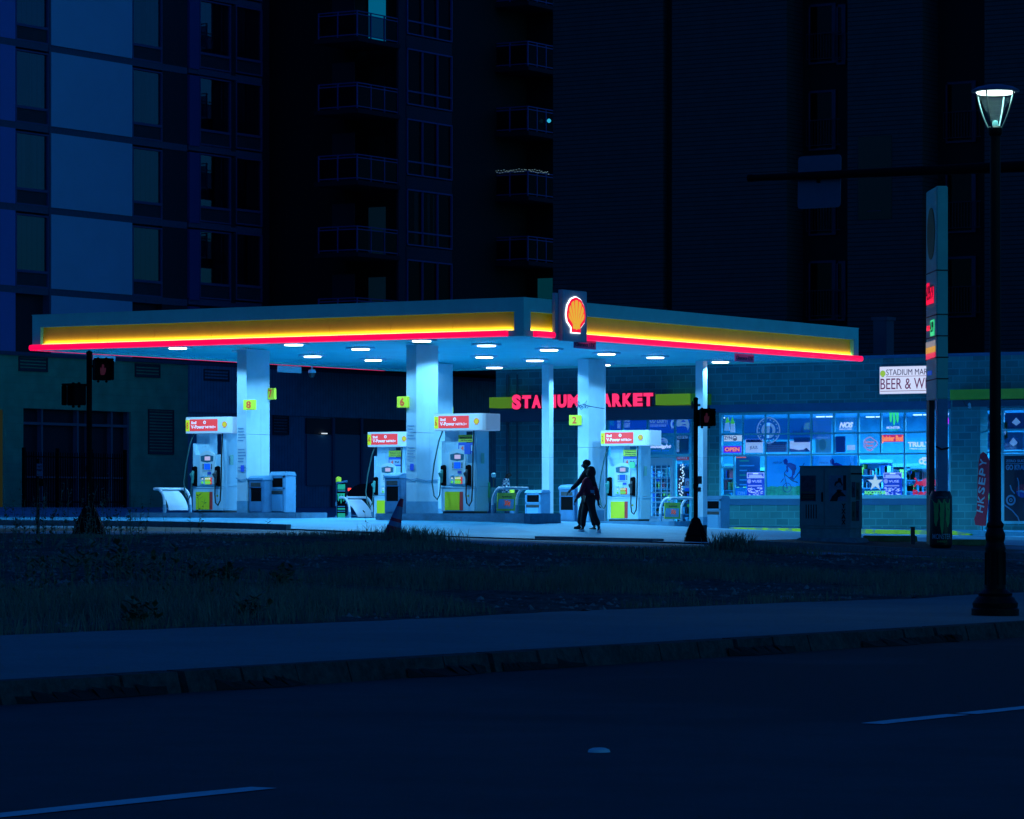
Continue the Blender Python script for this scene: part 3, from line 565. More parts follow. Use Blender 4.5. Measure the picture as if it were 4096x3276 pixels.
# ---------------------------------------------------------------- bins
def bin_unit(xc,yc,z,label,kind,w=.46,d=.5,h=.93,rz=0):
    t=thing('waste_bin',label,'bin',(xc,yc,z),rz,group='grey forecourt bins'); a=w/2; b=d/2
    if kind=='service':
        g=MB(); g.box(-a,a,-b+.05,b,0,h*.86); g.box(-a,a,-b,-b+.05,0,.3*h); g.box(-a,a,-b,-b+.05,.66*h,h*.86); g.box(-a,-a+.05,-b,-b+.05,.3*h,.66*h); g.box(a-.05,a,-b,-b+.05,.3*h,.66*h); g.build('body',GREY2,t,bev=.012)
        g=MB(); g.box(-a+.05,a-.05,-b+.02,-b+.055,.3*h,.66*h); g.build('opening',DKM,t)
        g=MB(); g.prismx([(-b-.02,h*.86),(b+.02,h*.86),(b+.02,h*.93),(b-.06,h),(-b+.1,h*.98),(-b-.02,h*.92)],-a-.02,a+.02); g.build('lid',GREY,t,bev=.01)
        g=MB(); g.box(-a+.06,a-.06,-b-.006,-b,.69*h,.8*h); g.build('towel_panel',DGR,t)
        g=MB(); g.box(-a+.04,a-.04,-b-.008,-b,.04*h,.27*h); g.build('front_panel',GREY2,t)
    else:
        g=MB(); g.box(-a,a,-b+.04,b,0,h*.9); g.box(-a,a,-b,-b+.04,0,.02); g.box(-a,-a+.06,-b,-b+.04,0,h*.9); g.box(a-.06,a,-b,-b+.04,0,h*.9); g.box(-a,a,-b,-b+.04,.84*h,.9*h); g.box(-a,a,-b,-b+.04,.56*h,.62*h); g.build('body',GREY,t,bev=.012)
        g=MB(); g.box(-a+.06,a-.06,-b+.015,-b+.045,.62*h,.84*h); g.build('opening',DKM,t)
        g=MB(); g.box(-a+.065,a-.065,-b-.005,-b+.03,.03,.55*h); g.build('door',mat('bin_door_grey',(.13,.38,.60),.5),t,bev=.008)
        g=MB(); 
        for k in range(3): g.box(-a+.05,a-.08-.05*k,-b-.02,-b-.004,.46*h+.025*k,.475*h+.025*k)
        g.box(-a+.05,a-.05,-b-.014,-b-.003,.45*h,.54*h); g.build('bin_bag',DGR,t)
        g=MB(); g.prismx([(-b-.02,h*.9),(b+.02,h*.9),(b-.08,h),(-b+.08,h)],-a-.02,a+.02); g.build('lid',GREY,t,bev=.01)
    return t
bin_unit(XY(1023,75.65),75.9,1.18,'dark fronted service bin directly right of column 8','service',w=.42)
bin_unit(XY(1112,76.1),76.3,1.18,'grey bin with square opening at the right end of the front left island','waste',w=.46,h=1.02)
bin_unit(XY(1568,75.65),75.9,1.16,'dark service bin between pump 4 and the thick front column','service',w=.44,h=.99)
bin_unit(XY(2127,85.6),85.9,.93,'grey bin with square opening left of the thin white column','waste',w=.50,h=.86)
bin_unit(XY(2255,85.5),85.9,.955,'service bin with sloping lid left of the walkers','service',w=.48,h=.98)
bin_unit(XY(2850,94.6),94.9,gz(XY(2860,95),95)+.05,'grey bin with square opening below the left end of the shop window','waste',w=.5,d=.55,h=.98)
# ---------------------------------------------------------------- bollards and small forecourt things
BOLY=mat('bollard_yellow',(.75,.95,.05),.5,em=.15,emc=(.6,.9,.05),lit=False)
def bollard(x,y,z,h,label):
    t=thing('bollard',label,'bollard',(x,y,z)); g=MB(); g.cyl((0,0,-.1),(0,0,h-.12),.07,n=14); g.build('post',GREY2,t,smooth=True); g=MB(); g.lathe([(.075,h-.14),(.078,h-.03),(.05,h),(.005,h+.012)],n=16); g.build('cap',BOLY,t,smooth=True)
MG=mat('claw_green',(.05,.55,.25),.5,em=.12,emc=(.02,.5,.2),lit=False)
def claw(parent,cx,z0,z1,w,y,m,name='claw_mark'):
    g=MB(); H=z1-z0
    for k,(dx,lo) in enumerate(((-.34,.22),(0,0),(.34,.2))):
        P=[]; ctr=[(cx+dx*w+random.uniform(-.02,.02)*w, z1-(z1-z0)*(1-lo)*i/7) for i in range(8)]
        wid=[.2,.17,.15,.16,.13,.14,.10,.03]
        L=[(c[0]-w*q*.8-(.08*w if i==0 else 0),c[1]) for i,(c,q) in enumerate(zip(ctr,wid))]; Rr=[(c[0]+w*q*.8,c[1]) for c,q in zip(ctr,wid)]
        for i in range(7): g.prism([L[i],Rr[i],Rr[i+1],L[i+1]],y-.006,y)
    g.build(name,m,parent)
bx=XY(1342,85.6); zb=gz(bx,85.6); bollard(bx,85.75,zb,1.27,'yellow capped bollard behind the green and black banner')
t=thing('pole_banner','black banner with green claw mark beside the left back island','banner',(XY(1354,85.3),85.45,zb)); g=MB(); g.box(-.15,.15,-.012,.012,.02,1.14); g.build('sheet',DKM,t)
g=MB(); g.hexa([(-.17,-.016,1.08),(.19,-.016,1.12),(.19,.0,1.12),(-.17,.0,1.08)],[(-.17,-.016,1.11),(.19,-.016,1.18),(.19,.0,1.18),(-.17,.0,1.11)]); g.build('top_strip',GREY2,t)
for z0,z1,m in ((.93,1.06,MG),(.90,.915,MG),(.36,.40,MG),(.1,.26,MG)):
    g=MB(); g.box(-.12,.13,-.018,-.013,z0,z1); g.build('green_block',m,t)
g=MB(); g.box(-.11,.11,-.017,-.013,.50,.84); g.build('dark_panel',DKM,t); claw(t,0,.53,.81,.25,-.018,MG)
for z0 in (.43,.30,.86): g=MB(); g.box(-.12,.13,-.018,-.013,z0,z0+.03); g.build('grey_stripe',GREY2,t)
g=MB(); 
for sx,z0 in ((-.17,.55),(-.17,.49),(.17,.62),(.17,.55),(-.18,.16),(.17,.16)): g.cyl((sx,-.02,z0),(sx,.02,z0),.03,n=8)
g.build('tie_band',GREY,t)
bx=XY(2048,89.6); bollard(bx,89.6,gz(bx,89.6),1.12,'yellow capped bollard in front of the man in the patterned shirt')
t=thing('squeegee_stand','window washing bucket and squeegee stand right of pump 6','stand',(XY(1966,76.4),76.5,1.16)); g=MB(); g.cyl((0,0,0),(0,0,.95),.018,n=8); g.build('pole',DGR,t); g=MB(); g.lathe([(.01,.86),(.05,.88),(.06,.92),(.05,.96),(.01,.98)],n=12); g.build('top_knob',mat('pale_blue_plastic',(.3,.6,.75),.4),t,smooth=True)
g=MB(); g.hexa([(-.16,-.1,.25),(.04,-.1,.25),(.04,.1,.25),(-.16,.1,.25)],[(-.18,-.12,.62),(.06,-.12,.62),(.06,.12,.62),(-.18,.12,.62)]); g.build('bucket',mat('bucket_teal',(.1,.35,.4),.5),t,bev=.01); g=MB(); g.box(-.08,-.02,-.13,-.12,.38,.75); g.build('squeegee',mat('tag_green',(.15,.6,.25),.5),t)
# ---------------------------------------------------------------- market building
YM=97.0
def mz(yf,xf=3300): return onY(xf,yf,YM)[2]
BLK=brickmat('split_face_block',(.025,.25,.28),(.05,.36,.38),(.07,.42,.45))
BBAND=mat('blue_wall_band',(.03,.20,.38),.7,nz=.15,ns=2); FRM=mat('window_frame_metal',(.2,.72,.82),.4,nz=.08); GLS=glassmat('shop_glass')
mk=thing('market_building','low grey block shop building with lit windows behind the canopy','building',(-52,YM,0))
def mb(g,name,m,parent=mk,**k):
    g.v=[(x+52,y-YM,z) for x,y,z in g.v]; return g.build(name,m,parent,**k)
XL,XR=-61.5,-34.0; TOPZ=5.62
dx0,dx1=XY(2425,YM),XY(2772,YM); wx0,wx1=XY(2875,YM),XY(3803,YM); sx0,sx1=XY(3925,YM),-38.0
zt=mz(1645); zs=mz(1990); dzt=mz(1650,2600); szt=mz(1632,4000); szb=mz(2095,4000)
FL=.78
g=MB(); W=.3
for a,b in ((XL,dx0),(dx1,wx0),(wx1,sx0),(sx1,XR)): g.box(a,b,YM,YM+W,-.2,3.2)
g.box(wx0,wx1,YM,YM+W,-.2,zs)
g.box(sx0,sx1,YM,YM+W,-.2,szb)
g.box(dx0,dx1,YM,YM+W,-.2,FL)
g.box(XL,XR,YM,YM+W,max(zt,szt,dzt)+.0,TOPZ)
for a,b,z in ((XL,dx0,0),(dx0,dx1,dzt),(dx1,wx0,0),(wx0,wx1,zt),(wx1,sx0,0),(sx0,sx1,szt),(sx1,XR,0)):
    zz=z if z else 3.2; 
    if zz<max(zt,szt,dzt): g.box(a,b,YM,YM+W,zz,max(zt,szt,dzt))
g.box(XL,XL+.3,YM+W,YM+11,-.2,TOPZ); g.box(XR-.3,XR,YM+W,YM+11,-.2,TOPZ); g.box(XL,XR,YM+11,YM+11.3,-.2,TOPZ); g.box(XL+.3,XR-.3,YM+W,YM+11,4.9,5.1)
mb(g,'block_wall',BLK)
g=MB(); g.box(XL-.04,XR+.04,YM-.05,YM+.35,TOPZ,TOPZ+.09); mb(g,'parapet_cap',BBAND)
g=MB(); g.box(dx1+.1,wx1,YM-.03,YM,zt+.02,mz(1612)); mb(g,'lintel_band',BBAND)
g=MB(); g.box(wx0,wx1,YM-.03,YM,mz(2020),zs-.02); mb(g,'sill_band',BBAND)
# pilasters and pier
g=MB(); g.box(dx1+.02,dx1+.5,YM-.12,YM,.2,4.95); mb(g,'pilaster',BLK)
g=MB(); a,b=XY(3803,YM-.5),XY(3921,YM-.5); g.box(a,b,YM-.5,YM,.1,mz(1600)-.02); mb(g,'pier',BLK)
# wall drainpipes
for xf in (2030,2068):
    x=XY(xf,YM-.08); g=MB(); g.cyl((x,YM-.07,.9),(x,YM-.07,5.4),.05 if xf==2030 else .03,n=8); mb(g,'drainpipe',mat('drain_dark',(.04,.12,.16),.6))
g=MB()
for zf,xa,xb in ((1432,2000,2740),):
    pass
# window frames
def frame(x0,x1,z0,z1,t,g,y0=YM+.02,y1=YM+.13):
    g.box(x0,x1,y0,y1,z1-t,z1); g.box(x0,x1,y0,y1,z0,z0+t); g.box(x0,x0+t,y0,y1,z0+t,z1-t); g.box(x1-t,x1,y0,y1,z0+t,z1-t)
r1=mz(1733); r2=mz(1817.5); T=.05
win=thing('shop_window','','x'); win.name='shop_window'; win.parent=mk
for k in list(win.keys()): del win[k]
def wbuild(g,name,m,parent=win): g.v=[(x+52,y-YM,z) for x,y,z in g.v]; return g.build(name,m,parent)
g=MB(); frame(wx0,wx1,zs,zt,.07,g); mull=[XY(f,YM) for f in (2968,3059,3151,3242,3333,3430,3520,3615,3706)]
g.box(wx0+.07,wx1-.07,YM+.03,YM+.12,r1-T/2,r1+T/2); g.box(wx0+.07,wx1-.07,YM+.03,YM+.12,r2-T/2,r2+T/2)
for m_ in mull: g.box(m_-T/2,m_+T/2,YM+.035,YM+.115,r2+T/2,r1-T/2); g.box(m_-T/2,m_+T/2,YM+.035,YM+.115,r1+T/2,zt-.07)
for f in (2933,3059,3242,3430,3615,3706): x=XY(f,YM); g.box(x-T/2,x+T/2,YM+.035,YM+.115,zs+.07,r2-T/2)
zq=mz(1866); g.box(wx0+.07,XY(2933,YM)-T/2,YM+.04,YM+.11,zq-T/2,zq+T/2); g.box(wx0-.03,wx1+.03,YM-.06,YM+.02,zs-.035,zs+.01); wbuild(g,'frame',FRM)
g=MB(); g.box(wx0+.05,wx1-.05,YM+.07,YM+.08,zs+.04,zt-.04); wbuild(g,'pane',GLS)
# door front
dr=bpy.data.objects.new('door_front',None); COL.objects.link(dr); dr.parent=mk
g=MB(); frame(dx0,dx1,FL,dzt,.07,g); tr=mz(1739,2600); t2=mz(1822,2600)
for f in (2487,2589,2697): x=XY(f,YM); g.box(x-.03,x+.03,YM+.03,YM+.12,tr+.03 if f==2487 else FL+.05,dzt-.07 if f!=2487 else dzt-.07)
g.box(dx0+.07,dx1-.07,YM+.035,YM+.115,tr-.03,tr+.03)
g.box(XY(2589,YM)+.03,dx1-.07,YM+.035,YM+.115,t2-.05,t2+.03); g.box(XY(2697,YM)+.03,dx1-.07,YM+.04,YM+.11,mz(1990,2700)-.04,mz(1990,2700)+.04); x=XY(2757,YM); g.box(x-.02,x+.02,YM+.035,YM+.115,FL+.05,t2-.05)
wbuild(g,'frame',FRM,dr); g=MB(); g.box(dx0+.05,dx1-.05,YM+.07,YM+.08,FL+.04,dzt-.04); wbuild(g,'pane',GLS,dr)
a,b=XY(2592,YM),XY(2694,YM); g=MB(); g.box(a+.04,a+.12,YM+.0,YM+.05,FL+.05,t2-.07); g.box(b-.12,b-.02,YM+.0,YM+.05,FL+.05,t2-.07); g.box(a+.12,b-.12,YM+.0,YM+.05,t2-.3,t2-.07); g.box(a+.12,b-.12,YM+.0,YM+.05,FL+.05,FL+.3); wbuild(g,'door',mat('door_leaf_blue',(.40,.62,.74),.45),dr)
g=MB(); ga,gb=a+.08,b-.2
for i in range(4): x=ga+(gb-ga)*i/3; g.box(x-.012,x+.012,YM-.05,YM-.03,FL+.22,t2-.22)
for i in range(12): z=FL+.28+(t2-.25-FL-.28)*i/11; g.box(ga-.03,gb+.03,YM-.065,YM-.05,z-.012,z+.012)
g.box(ga-.05,gb+.22,YM-.08,YM-.065,FL+.98,FL+1.02); wbuild(g,'security_grille',mat('grille_metal',(.4,.62,.75),.4),dr)
# right storefront
sf=bpy.data.objects.new('store_front',None); COL.objects.link(sf); sf.parent=mk
g=MB(); frame(sx0,sx1,szb,szt,.07,g); ra=mz(1720,4000); rb=mz(1808,4000)
for f in (4007,4128,4240): x=XY(f,YM); g.box(x-.035,x+.035,YM+.03,YM+.12,szb+.07,szt-.07)
g.box(sx0+.07,sx1-.07,YM+.035,YM+.115,ra-.025,ra+.025); g.box(sx0+.07,sx1-.07,YM+.035,YM+.115,rb-.03,rb+.03); wbuild(g,'frame',FRM,sf)
g=MB(); g.box(sx0+.05,sx1-.05,YM+.07,YM+.08,szb+.04,szt-.04); wbuild(g,'pane',GLS,sf)
# awnings
AWN=mat('awning_lime',(.48,.72,.03),.45,em=.16,emc=(.35,.75,.02),lit=False); AWD=mat('awning_lime_unlit',(.50,.62,.05),.5,nz=.1,ns=3)
YA=YM-.75
a=XY(1957,YA); b=XY(2760,YA); z0=onY(2300,1626,YA)[2]; z1=onY(2300,1583,YA)[2]
g=MB(); g.box(a,b+.25,YA+.06,YM,z0-.16,z0-.02); g.box(a+.03,b+.2,YA+.08,YM-.01,z0-.42,z0-.16); mb(g,'awning_soffit_shade',mat('awning_dark',(.03,.10,.16),.7))  # soffit shadow painted as dark boxes under the lime band
g=MB(); g.box(a,XY(2052,YA),YA,YM,z0,z1); mb(g,'awning_band',AWN); g=MB(); g.box(XY(2622,YA),b,YA,YM,z0,z1); mb(g,'awning_band',AWN)
g=MB(); g.box(XY(2052,YA),XY(2622,YA),YA+.06,YM,z0,z1); mb(g,'awning_backing',mat('awning_dark',(.03,.10,.16),.7))
g=MB(); g.box(b,b+.3,YA+.02,YM,z0,z1); mb(g,'awning_end',AWD)
YB=YM-.62; a2=XY(3800,YB); z2=onY(4000,1596,YB)[2]; z3=onY(4000,1555,YB)[2]
g=MB(); g.box(a2,-38,YB,YM,z2,z3); mb(g,'awning_band',AWD); g=MB(); g.box(a2+.05,-38,YB+.05,YM,z2-.2,z2-.02); mb(g,'awning_soffit_shade',mat('awning_dark',(.03,.10,.16),.7))  # same painted soffit shadow under the right band
# channel letters STADIUM MARKET
LP=glow('channel_letter_pink',(1,.03,.16),1.15); LPR=mat('letter_return_red',(.4,.02,.06),.5)
ls=thing('letter_sign','pink red lit channel letters over the shop entrance','sign',(0,YA-.02,0))
words_=(('STADIUM',2048,2325),('MARKET',2352,2616)); ymap={'S':0}
for w,fa,fb in words_:
    xa,xb=XY(fa,YA-.1),XY(fb,YA-.1); n=len(w); wd_={'M':1.35,'I':.55}; tot=sum(wd_.get(ch,1) for ch in w); x=xa
    for ch in w:
        ww=(xb-xa)*wd_.get(ch,1)/tot; zc0=onY(2300,1630 if ch!='S' else 1634,YA)[2]; zc1=onY(2300,1578 if ch!='S' else 1574,YA)[2]; gap=.04 if ch=='I' else .02
        L=text(ch,x+gap,x+ww-gap,zc0,zc1,-.10,LP,ls,'channel_letter',.06,.02)
        text(ch,x+gap-.01,x+ww-gap+.015,zc0-.012,zc1+.012,0,LPR,L,'letter_return',.06,.10)
        x+=ww
area('letter_glow',(XY(2330,YA),YA-.35,z0+.1),5.0,10,(1,.05,.2),.3,(R(90),0,0),ls)
# wall lamp bar left of letters and small fixtures
t=thing('wall_lamp','small dark lamp arm at the left end of the pink lettering','lamp',(XY(2078,YA),YA-.1,z1)); g=MB(); g.tube([(0,.1,0),(-.02,-.02,.08),(.08,-.08,.07),(.22,-.1,0)],.02,6); g.build('arm',DGR,t)
# beer sign
a=onY(3517,1579,YM-.16); b=onY(3768,1459,YM-.16); t=thing('box_sign','white lit box sign with BEER & WINE in purple letters on the block wall','sign',(a[0],YM-.16,a[2])); Wd=b[0]-a[0]; H=b[2]-a[2]
g=MB(); g.box(0,Wd,0,.16,0,H); g.build('cabinet',mat('sign_cabinet',(.2,.3,.35),.5),t)
g=MB(); g.box(.02,Wd-.02,-.008,0,.02,H-.02); g.build('face',glow('sign_face',(.60,.68,.95),1.02,True),t)
INK=mat('sign_ink_purple',(.12,.01,.08),.6,em=.25,emc=(.4,.05,.25),lit=False)
s_=Wd/251.
text('STADIUM MARKET',29*s_,(268-29)*s_,H-.27,H-.10,-.010,mat('sign_ink_dark',(.03,.02,.08),.6,em=.2,emc=(.15,.12,.4),lit=False),t,bold=0); text('BEER & WINE',6*s_,(245)*s_,.15,.46,-.010,INK,t)
g=MB(); g.box(28*s_,Wd-.06,-.012,-.008,H-.31,H-.297); g.box(.04,Wd-.05,-.012,-.008,.09,.105); g.build('rule_line',INK,t)
pecten_parts(t,15*s_,H-.22,.17,.19,-.006,mat('dull_yellow_green',(.4,.6,.05),.5,em=.5,emc=(.35,.6,.05),lit=False),mat('logo_green_in',(.4,.6,.05),.5,em=.6,emc=(.45,.75,.08),lit=False),th=.002)
# sidewalk in front of the shop with yellow kerb
xs=np.arange(-61.5,-33,1.); g=MB()
for a,b in zip(xs[:-1],xs[1:]):
    z0_,z1_=gz(a,95.3)+.12,gz(b,95.3)+.12; g.hexa([(a,95.3,z0_-.4),(b,95.3,z1_-.4),(b,YM,z1_-.4),(a,YM,z0_-.4)],[(a,95.3,z0_),(b,95.3,z1_),(b,YM,z1_+.03),(a,YM,z0_+.03)])
struct(g.build('shop_walk',PAD))
g=MB(); YK=groundmat('worn_yellow_paint',(.62,.75,.04),(.85,.95,.08),1.5,22,.3,.005,.7,patch=((.35,.52,.25),3.5)); a,b=XY(2815,95.2),XY(3885,95.2); xs=np.linspace(a,b,16)
for p,q in zip(xs[:-1],xs[1:]):
    zp,zq_=gz(p,95.3),gz(q,95.3); e=.0 if q<b-.1 else .09; g.hexa([(p,95.1,zp-.2),(q-.008,95.1,zq_-.2),(q-.008,95.3,zq_-.2),(p,95.3,zp-.2)],[(p,95.12,zp+.125),(q-.008,95.12,zq_+.125-e),(q-.008,95.3,zq_+.125-e),(p,95.3,zp+.125)])
struct(g.build('yellow_kerb',YK))
# ---------------------------------------------------------------- shop interior
INW=mat('interior_wall',(.08,.48,.62),.7,nz=.35,ns=.9); INC=mat('interior_ceiling',(.14,.36,.5),.7); INF=mat('interior_floor',(.12,.3,.4),.4)
g=MB(); g.box(XL+.35,XR-.35,YM+6.2,YM+6.3,FL,4.2); mb(g,'back_partition',INW); g=MB(); g.box(XL+.35,XR-.35,YM+.32,YM+6.2,4.1,4.2); mb(g,'ceiling',INC); g=MB(); g.box(XL+.35,XR-.35,YM+.3,YM+6.2,FL-.1,FL-.02); mb(g,'shop_floor',INF)
FLU=glow('fluorescent_tube',(.75,.9,1),2.2)
for k,(fx,yy) in enumerate(((2680,2.2),(2870,1.2),(3300,1.6),(3500,2.6),(3690,1.2),(3790,.9),(4000,1.6))):
    x=XY(fx,YM+yy); g=MB(); g.box(x-.30,x-.06,YM+yy,YM+yy+.10,4.0,4.03); g.box(x+.02,x+.2,YM+yy,YM+yy+.10,4.0,4.03); mb(g,'ceiling_tube',FLU)
for k,x in enumerate((-55,-51,-47.3,-43.8,-40)): area('shop_lamp',(x+52,2.6,3.95),2.2,640,(.10,.55,1.0),1.0,parent=mk)
ITM=[mat('goods_%s'%n,c,.6) for n,c in (('blue',(.03,.15,.6)),('pale',(.5,.65,.75)),('green',(.05,.4,.25)),('dark',(.02,.05,.09)),('teal',(.05,.35,.45)),('yellow',(.6,.65,.08)),('red',(.5,.06,.08)))]
def shelf(x,y,w,h,label,rows=5,rz=0,seed=1):
    rg=random.Random(seed); t=thing('shelf_unit',label,'shelf',(x,y,FL-.02),rz,group='shop shelving'); g=MB(); g.box(-w/2,w/2,.28,.32,0,h)
    for r_ in range(rows+1): g.box(-w/2,w/2,0,.28,h*r_/(rows+.3),h*r_/(rows+.3)+.03)
    g.build('rack',mat('rack_metal',(.12,.3,.4),.5),t)
    for mi,m in enumerate(ITM):
        g=MB()
        for r_ in range(rows):
            xx=-w/2+.03
            while xx<w/2-.1:
                ww=rg.uniform(.06,.16)
                if rg.randrange(len(ITM))==mi: g.box(xx,xx+ww*.9,.04,.25,h*r_/(rows+.3)+.03,h*r_/(rows+.3)+.03+rg.uniform(.12,.3)*h/1.9)
                xx+=ww
        if g.v: o=g.build('goods',m,t); o['kind']='stuff'
for i,(f,yy,w,h,lb) in enumerate(((2900,2.2,.9,1.9,'shelf of goods just inside the far left of the long shop window'),(3010,3.6,1.3,1.8,'shelf of goods behind the white text poster'),(3480,2.8,1.2,2.0,'shelf of goods behind the lit star sign'),(3590,4.2,1.2,1.9,'deeper shelf of goods behind the lit menu poster'),(3690,2.6,1.1,1.8,'shelf of goods behind the red animal emblem'),(3790,1.6,.7,2.0,'shelf of goods at the far right end of the long window'),(2735,1.4,.8,1.9,'shelf of goods visible through the narrow pane right of the door'),(2640,3.4,1.2,2.0,'shelf of goods visible through the grilled door'),(2500,3.0,1.5,2.0,'shelf of goods behind pump 2'),(3960,2.0,1.2,2.0,'shelf of goods behind the red feather flag'))):
    shelf(XY(f,YM+yy),YM+yy,w,h,lb,seed=i)
# ---------------------------------------------------------------- window graphics and neon
YG=YM+.10
def wpos(xa,xb,ya,yb,Y): a=onY(xa,yb,Y); b=onY(xb,ya,Y); return a[0],b[0],a[2],b[2]
def poster(name,label,xa,xb,ya,yb,m,Y=YG,cat='poster',th=.006,group=None):
    x0,x1,z0,z1=wpos(xa,xb,ya,yb,Y); t=thing(name,label,cat,(x0,Y,z0),group=group); g=MB(); g.box(0,x1-x0,0,th,0,z1-z0); g.build('sheet',m,t); return t,x1-x0,z1-z0
def plain(n,c,e=0,ec=None): return mat(n,c,.6,em=e*1.5,emc=ec,nz=.0,lit=False)  # e: glow that stands for shop light coming through the sheet
# sports banner above door
BAN=plain('banner_blue',(.02,.16,.75),.22,(.0,.12,.9)); PBL=plain('print_pale',(.45,.7,.95),.25,(.3,.6,1))
t,w,h=poster('window_banner','blue beer banner over the shop door with white lettering',2590,2757,1660,1733,BAN)
text('BUD LIGHT',.01,w*.5,h*.58,h*.92,-.002,PBL,t,bold=.02); text('PROUD BEER SPONSOR',.03,w*.45,h*.36,h*.47,-.002,PBL,t); g=MB(); g.box(0,w*.5,-.004,-.001,h*.5,h*.52); g.box(w*.58,w*.59,-.004,-.001,h*.2,h*.95); g.build('rule_line',PBL,t)
def bird(parent,cx,cz,w,h,y,m1,m2):
    P=[(-.5,.1),(-.42,.35),(-.2,.5),(.15,.48),(.4,.3),(.5,.0),(.47,-.25),(.38,-.5),(.36,-.3),(.2,-.18),(-.1,-.15),(-.35,-.2),(-.5,-.15)]
    g=MB(); g.prism([(cx+x*w,cz+z*h) for x,z in P],y-.004,y); e=g.build('bird_head',m1,parent)
    g=MB(); g.prism([(cx+x*w,cz+z*h) for x,z in ((-.2,.12),(.0,.3),(.25,.2),(.12,.14),(-.02,.16))],y-.007,y-.0045); g.prism([(cx+x*w,cz+z*h) for x,z in ((-.1,-.05),(.2,.0),(.36,-.22),(.25,-.1),(.0,-.1))],y-.007,y-.0045); g.build('bird_mark',m2,e)
bird(t,w*.85,h*.5,w*.30,h*.75,-.002,PBL,BAN); g=MB(); g.ring(w*.64,h*.5,.13,.07,-.004,0,14,90,270); g.build('curved_mark',PBL,t)
t,w,h=poster('window_banner','blue banner in the upper panes behind pump 2 topper',2425,2585,1660,1720,BAN); text('DRINKS',-.0,w*.2,h*.3,h*.7,-.002,plain('print_teal',(.05,.5,.7),.2,(0,.5,.8)),t); text('BUD',w*.28,w*.36,h*.5,h*.9,-.002,PBL,t,bold=.03); text('LIGHT',w*.28,w*.36,h*.1,h*.45,-.002,PBL,t,bold=.03); text('BUD',w*.46,w*.6,h*.55,h*.9,-.002,PBL,t,bold=.03); text('LIGHT',w*.46,w*.6,h*.15,h*.48,-.002,PBL,t,bold=.03)
NW=glow('neon_white_blue',(.55,.6,1),1.6)
t=thing('window_sign','white blue glowing script sign with bird head above the door grille','sign',(0,YG,0)); x0,x1,z0,z1=wpos(2600,2690,1748,1806,YG); bird(t,(x0+x1)/2+.02,z0+.36*(z1-z0)+.15,.42,.22,0,PBL,BAN); text('budlight',x0,x1-.04,z0+.07,z0+.20,-.004,NW,t,bold=.04,shear=.3); text('official beer',x0+.03,x1-.1,z0,z0+.05,-.004,plain('print_blue',(.05,.2,.8),.4,(0,.2,1)),t)
t,w,h=poster('window_poster','poster with white lettering in the pane right of the bird head sign',2703,2755,1741,1815,plain('poster_teal',(.05,.3,.42))); text('MULTI ULTRA',.02,w-.03,h*.82,h*.97,-.002,PBL,t); g=MB(); g.box(.02,.12,-.004,0,.05,h*.75); g.build('pale_panel',PBL,t); g=MB(); g.prism([(w*.4+ .17*math.cos(R(a))*(1+.12*math.sin(a)),h*.45+.13*math.sin(R(a))) for a in range(0,360,20)],-.004,0); g.build('leaf_shape',plain('leaf_teal',(.03,.35,.4)),t)
t,w,h=poster('window_sticker','red strip notice beside the top of the shop door',2704,2756,1824,1841,plain('notice_red',(.7,.12,.15),.15,(.8,.1,.15))); text('NOTICE',.06,w-.06,.03,h-.03,-.002,PBL,t)
t=thing('string_light','column of tiny white lights in the pane right of the shop door','lights',(0,YG,0)); g=MB(); 
for i in range(46):
    f=2728+random.uniform(-6,12)-i*.25; yf=1858+i*3+random.uniform(-1,1); p=onY(f,yf,YG); g.box(p[0]-.012,p[0]+.018,0,.01,p[2]-.01,p[2]+.014)
g.build('bulbs',glow('tiny_white',(.7,.85,1),2.0),t)['kind']='stuff'
t,w,h=poster('window_poster','red and white letter poster right of the tiny light column',2740,2762,1915,1965,plain('poster_pale2',(.4,.6,.75),.1,(.3,.6,.9))); text('ATM',.02,w-.02,h*.4,h*.8,-.002,plain('print_red',(.6,.06,.1)),t); g=MB(); g.box(0,w,-.004,0,0,h*.25); g.build('blue_foot',BAN,t)
# long window, top left corner
t=thing('window_display','faint shapes of a stacked display in the top left pane','display',(0,YG+.25,0)); x0,x1,z0,z1=wpos(2885,2962,1655,1730,YG+.25); g=MB(); g.prism([(x0+.1,z0+.05),(x0+.16,z0+.42),(x0+.24,z0+.46),(x0+.28,z0+.05)],0,.02); g.build('pale_pack',PBL,t); g=MB(); g.prism([(x0+.15,z0+.28),(x0+.2,z0+.45),(x0+.3,z0+.30)],-.02,0); g.prism([(x0+.32,z0+.26),(x0+.38,z0+.46),(x0+.46,z0+.26)],-.02,0); g.build('green_peak',plain('peak_green',(.1,.6,.1),.35,(.1,.8,.1)),t)
g=MB(); g.prism([(x0+.3,z0),(x0+.32,z0+.28),(x0+.45,z0+.28),(x0+.46,z0)],0,.02); g.build('white_pack',plain('pack_white',(.6,.75,.9),.2,(.5,.75,1)),t)
SGN=glow('lit_face_white',(.62,.72,.98),1.0); NVY=plain('ink_navy',(.01,.05,.5))
t,w,h=poster('window_sign','white sign with dark blue letters directly above the red OPEN sign',2896,2966,1738,1765,SGN,cat='sign',th=.03); text('ZYN',.01,w*.45,h*.25,h*.75,-.003,NVY,t,bold=.02); g=MB(); g.ring(w*.62,h*.42,.075,.055,-.005,0,18); g.prism([(w*.62-.05,h*.42),(w*.62+.05,h*.45),(w*.62+.03,h*.2),(w*.62-.03,h*.2)],-.005,0); g.build('round_mark',NVY,t)
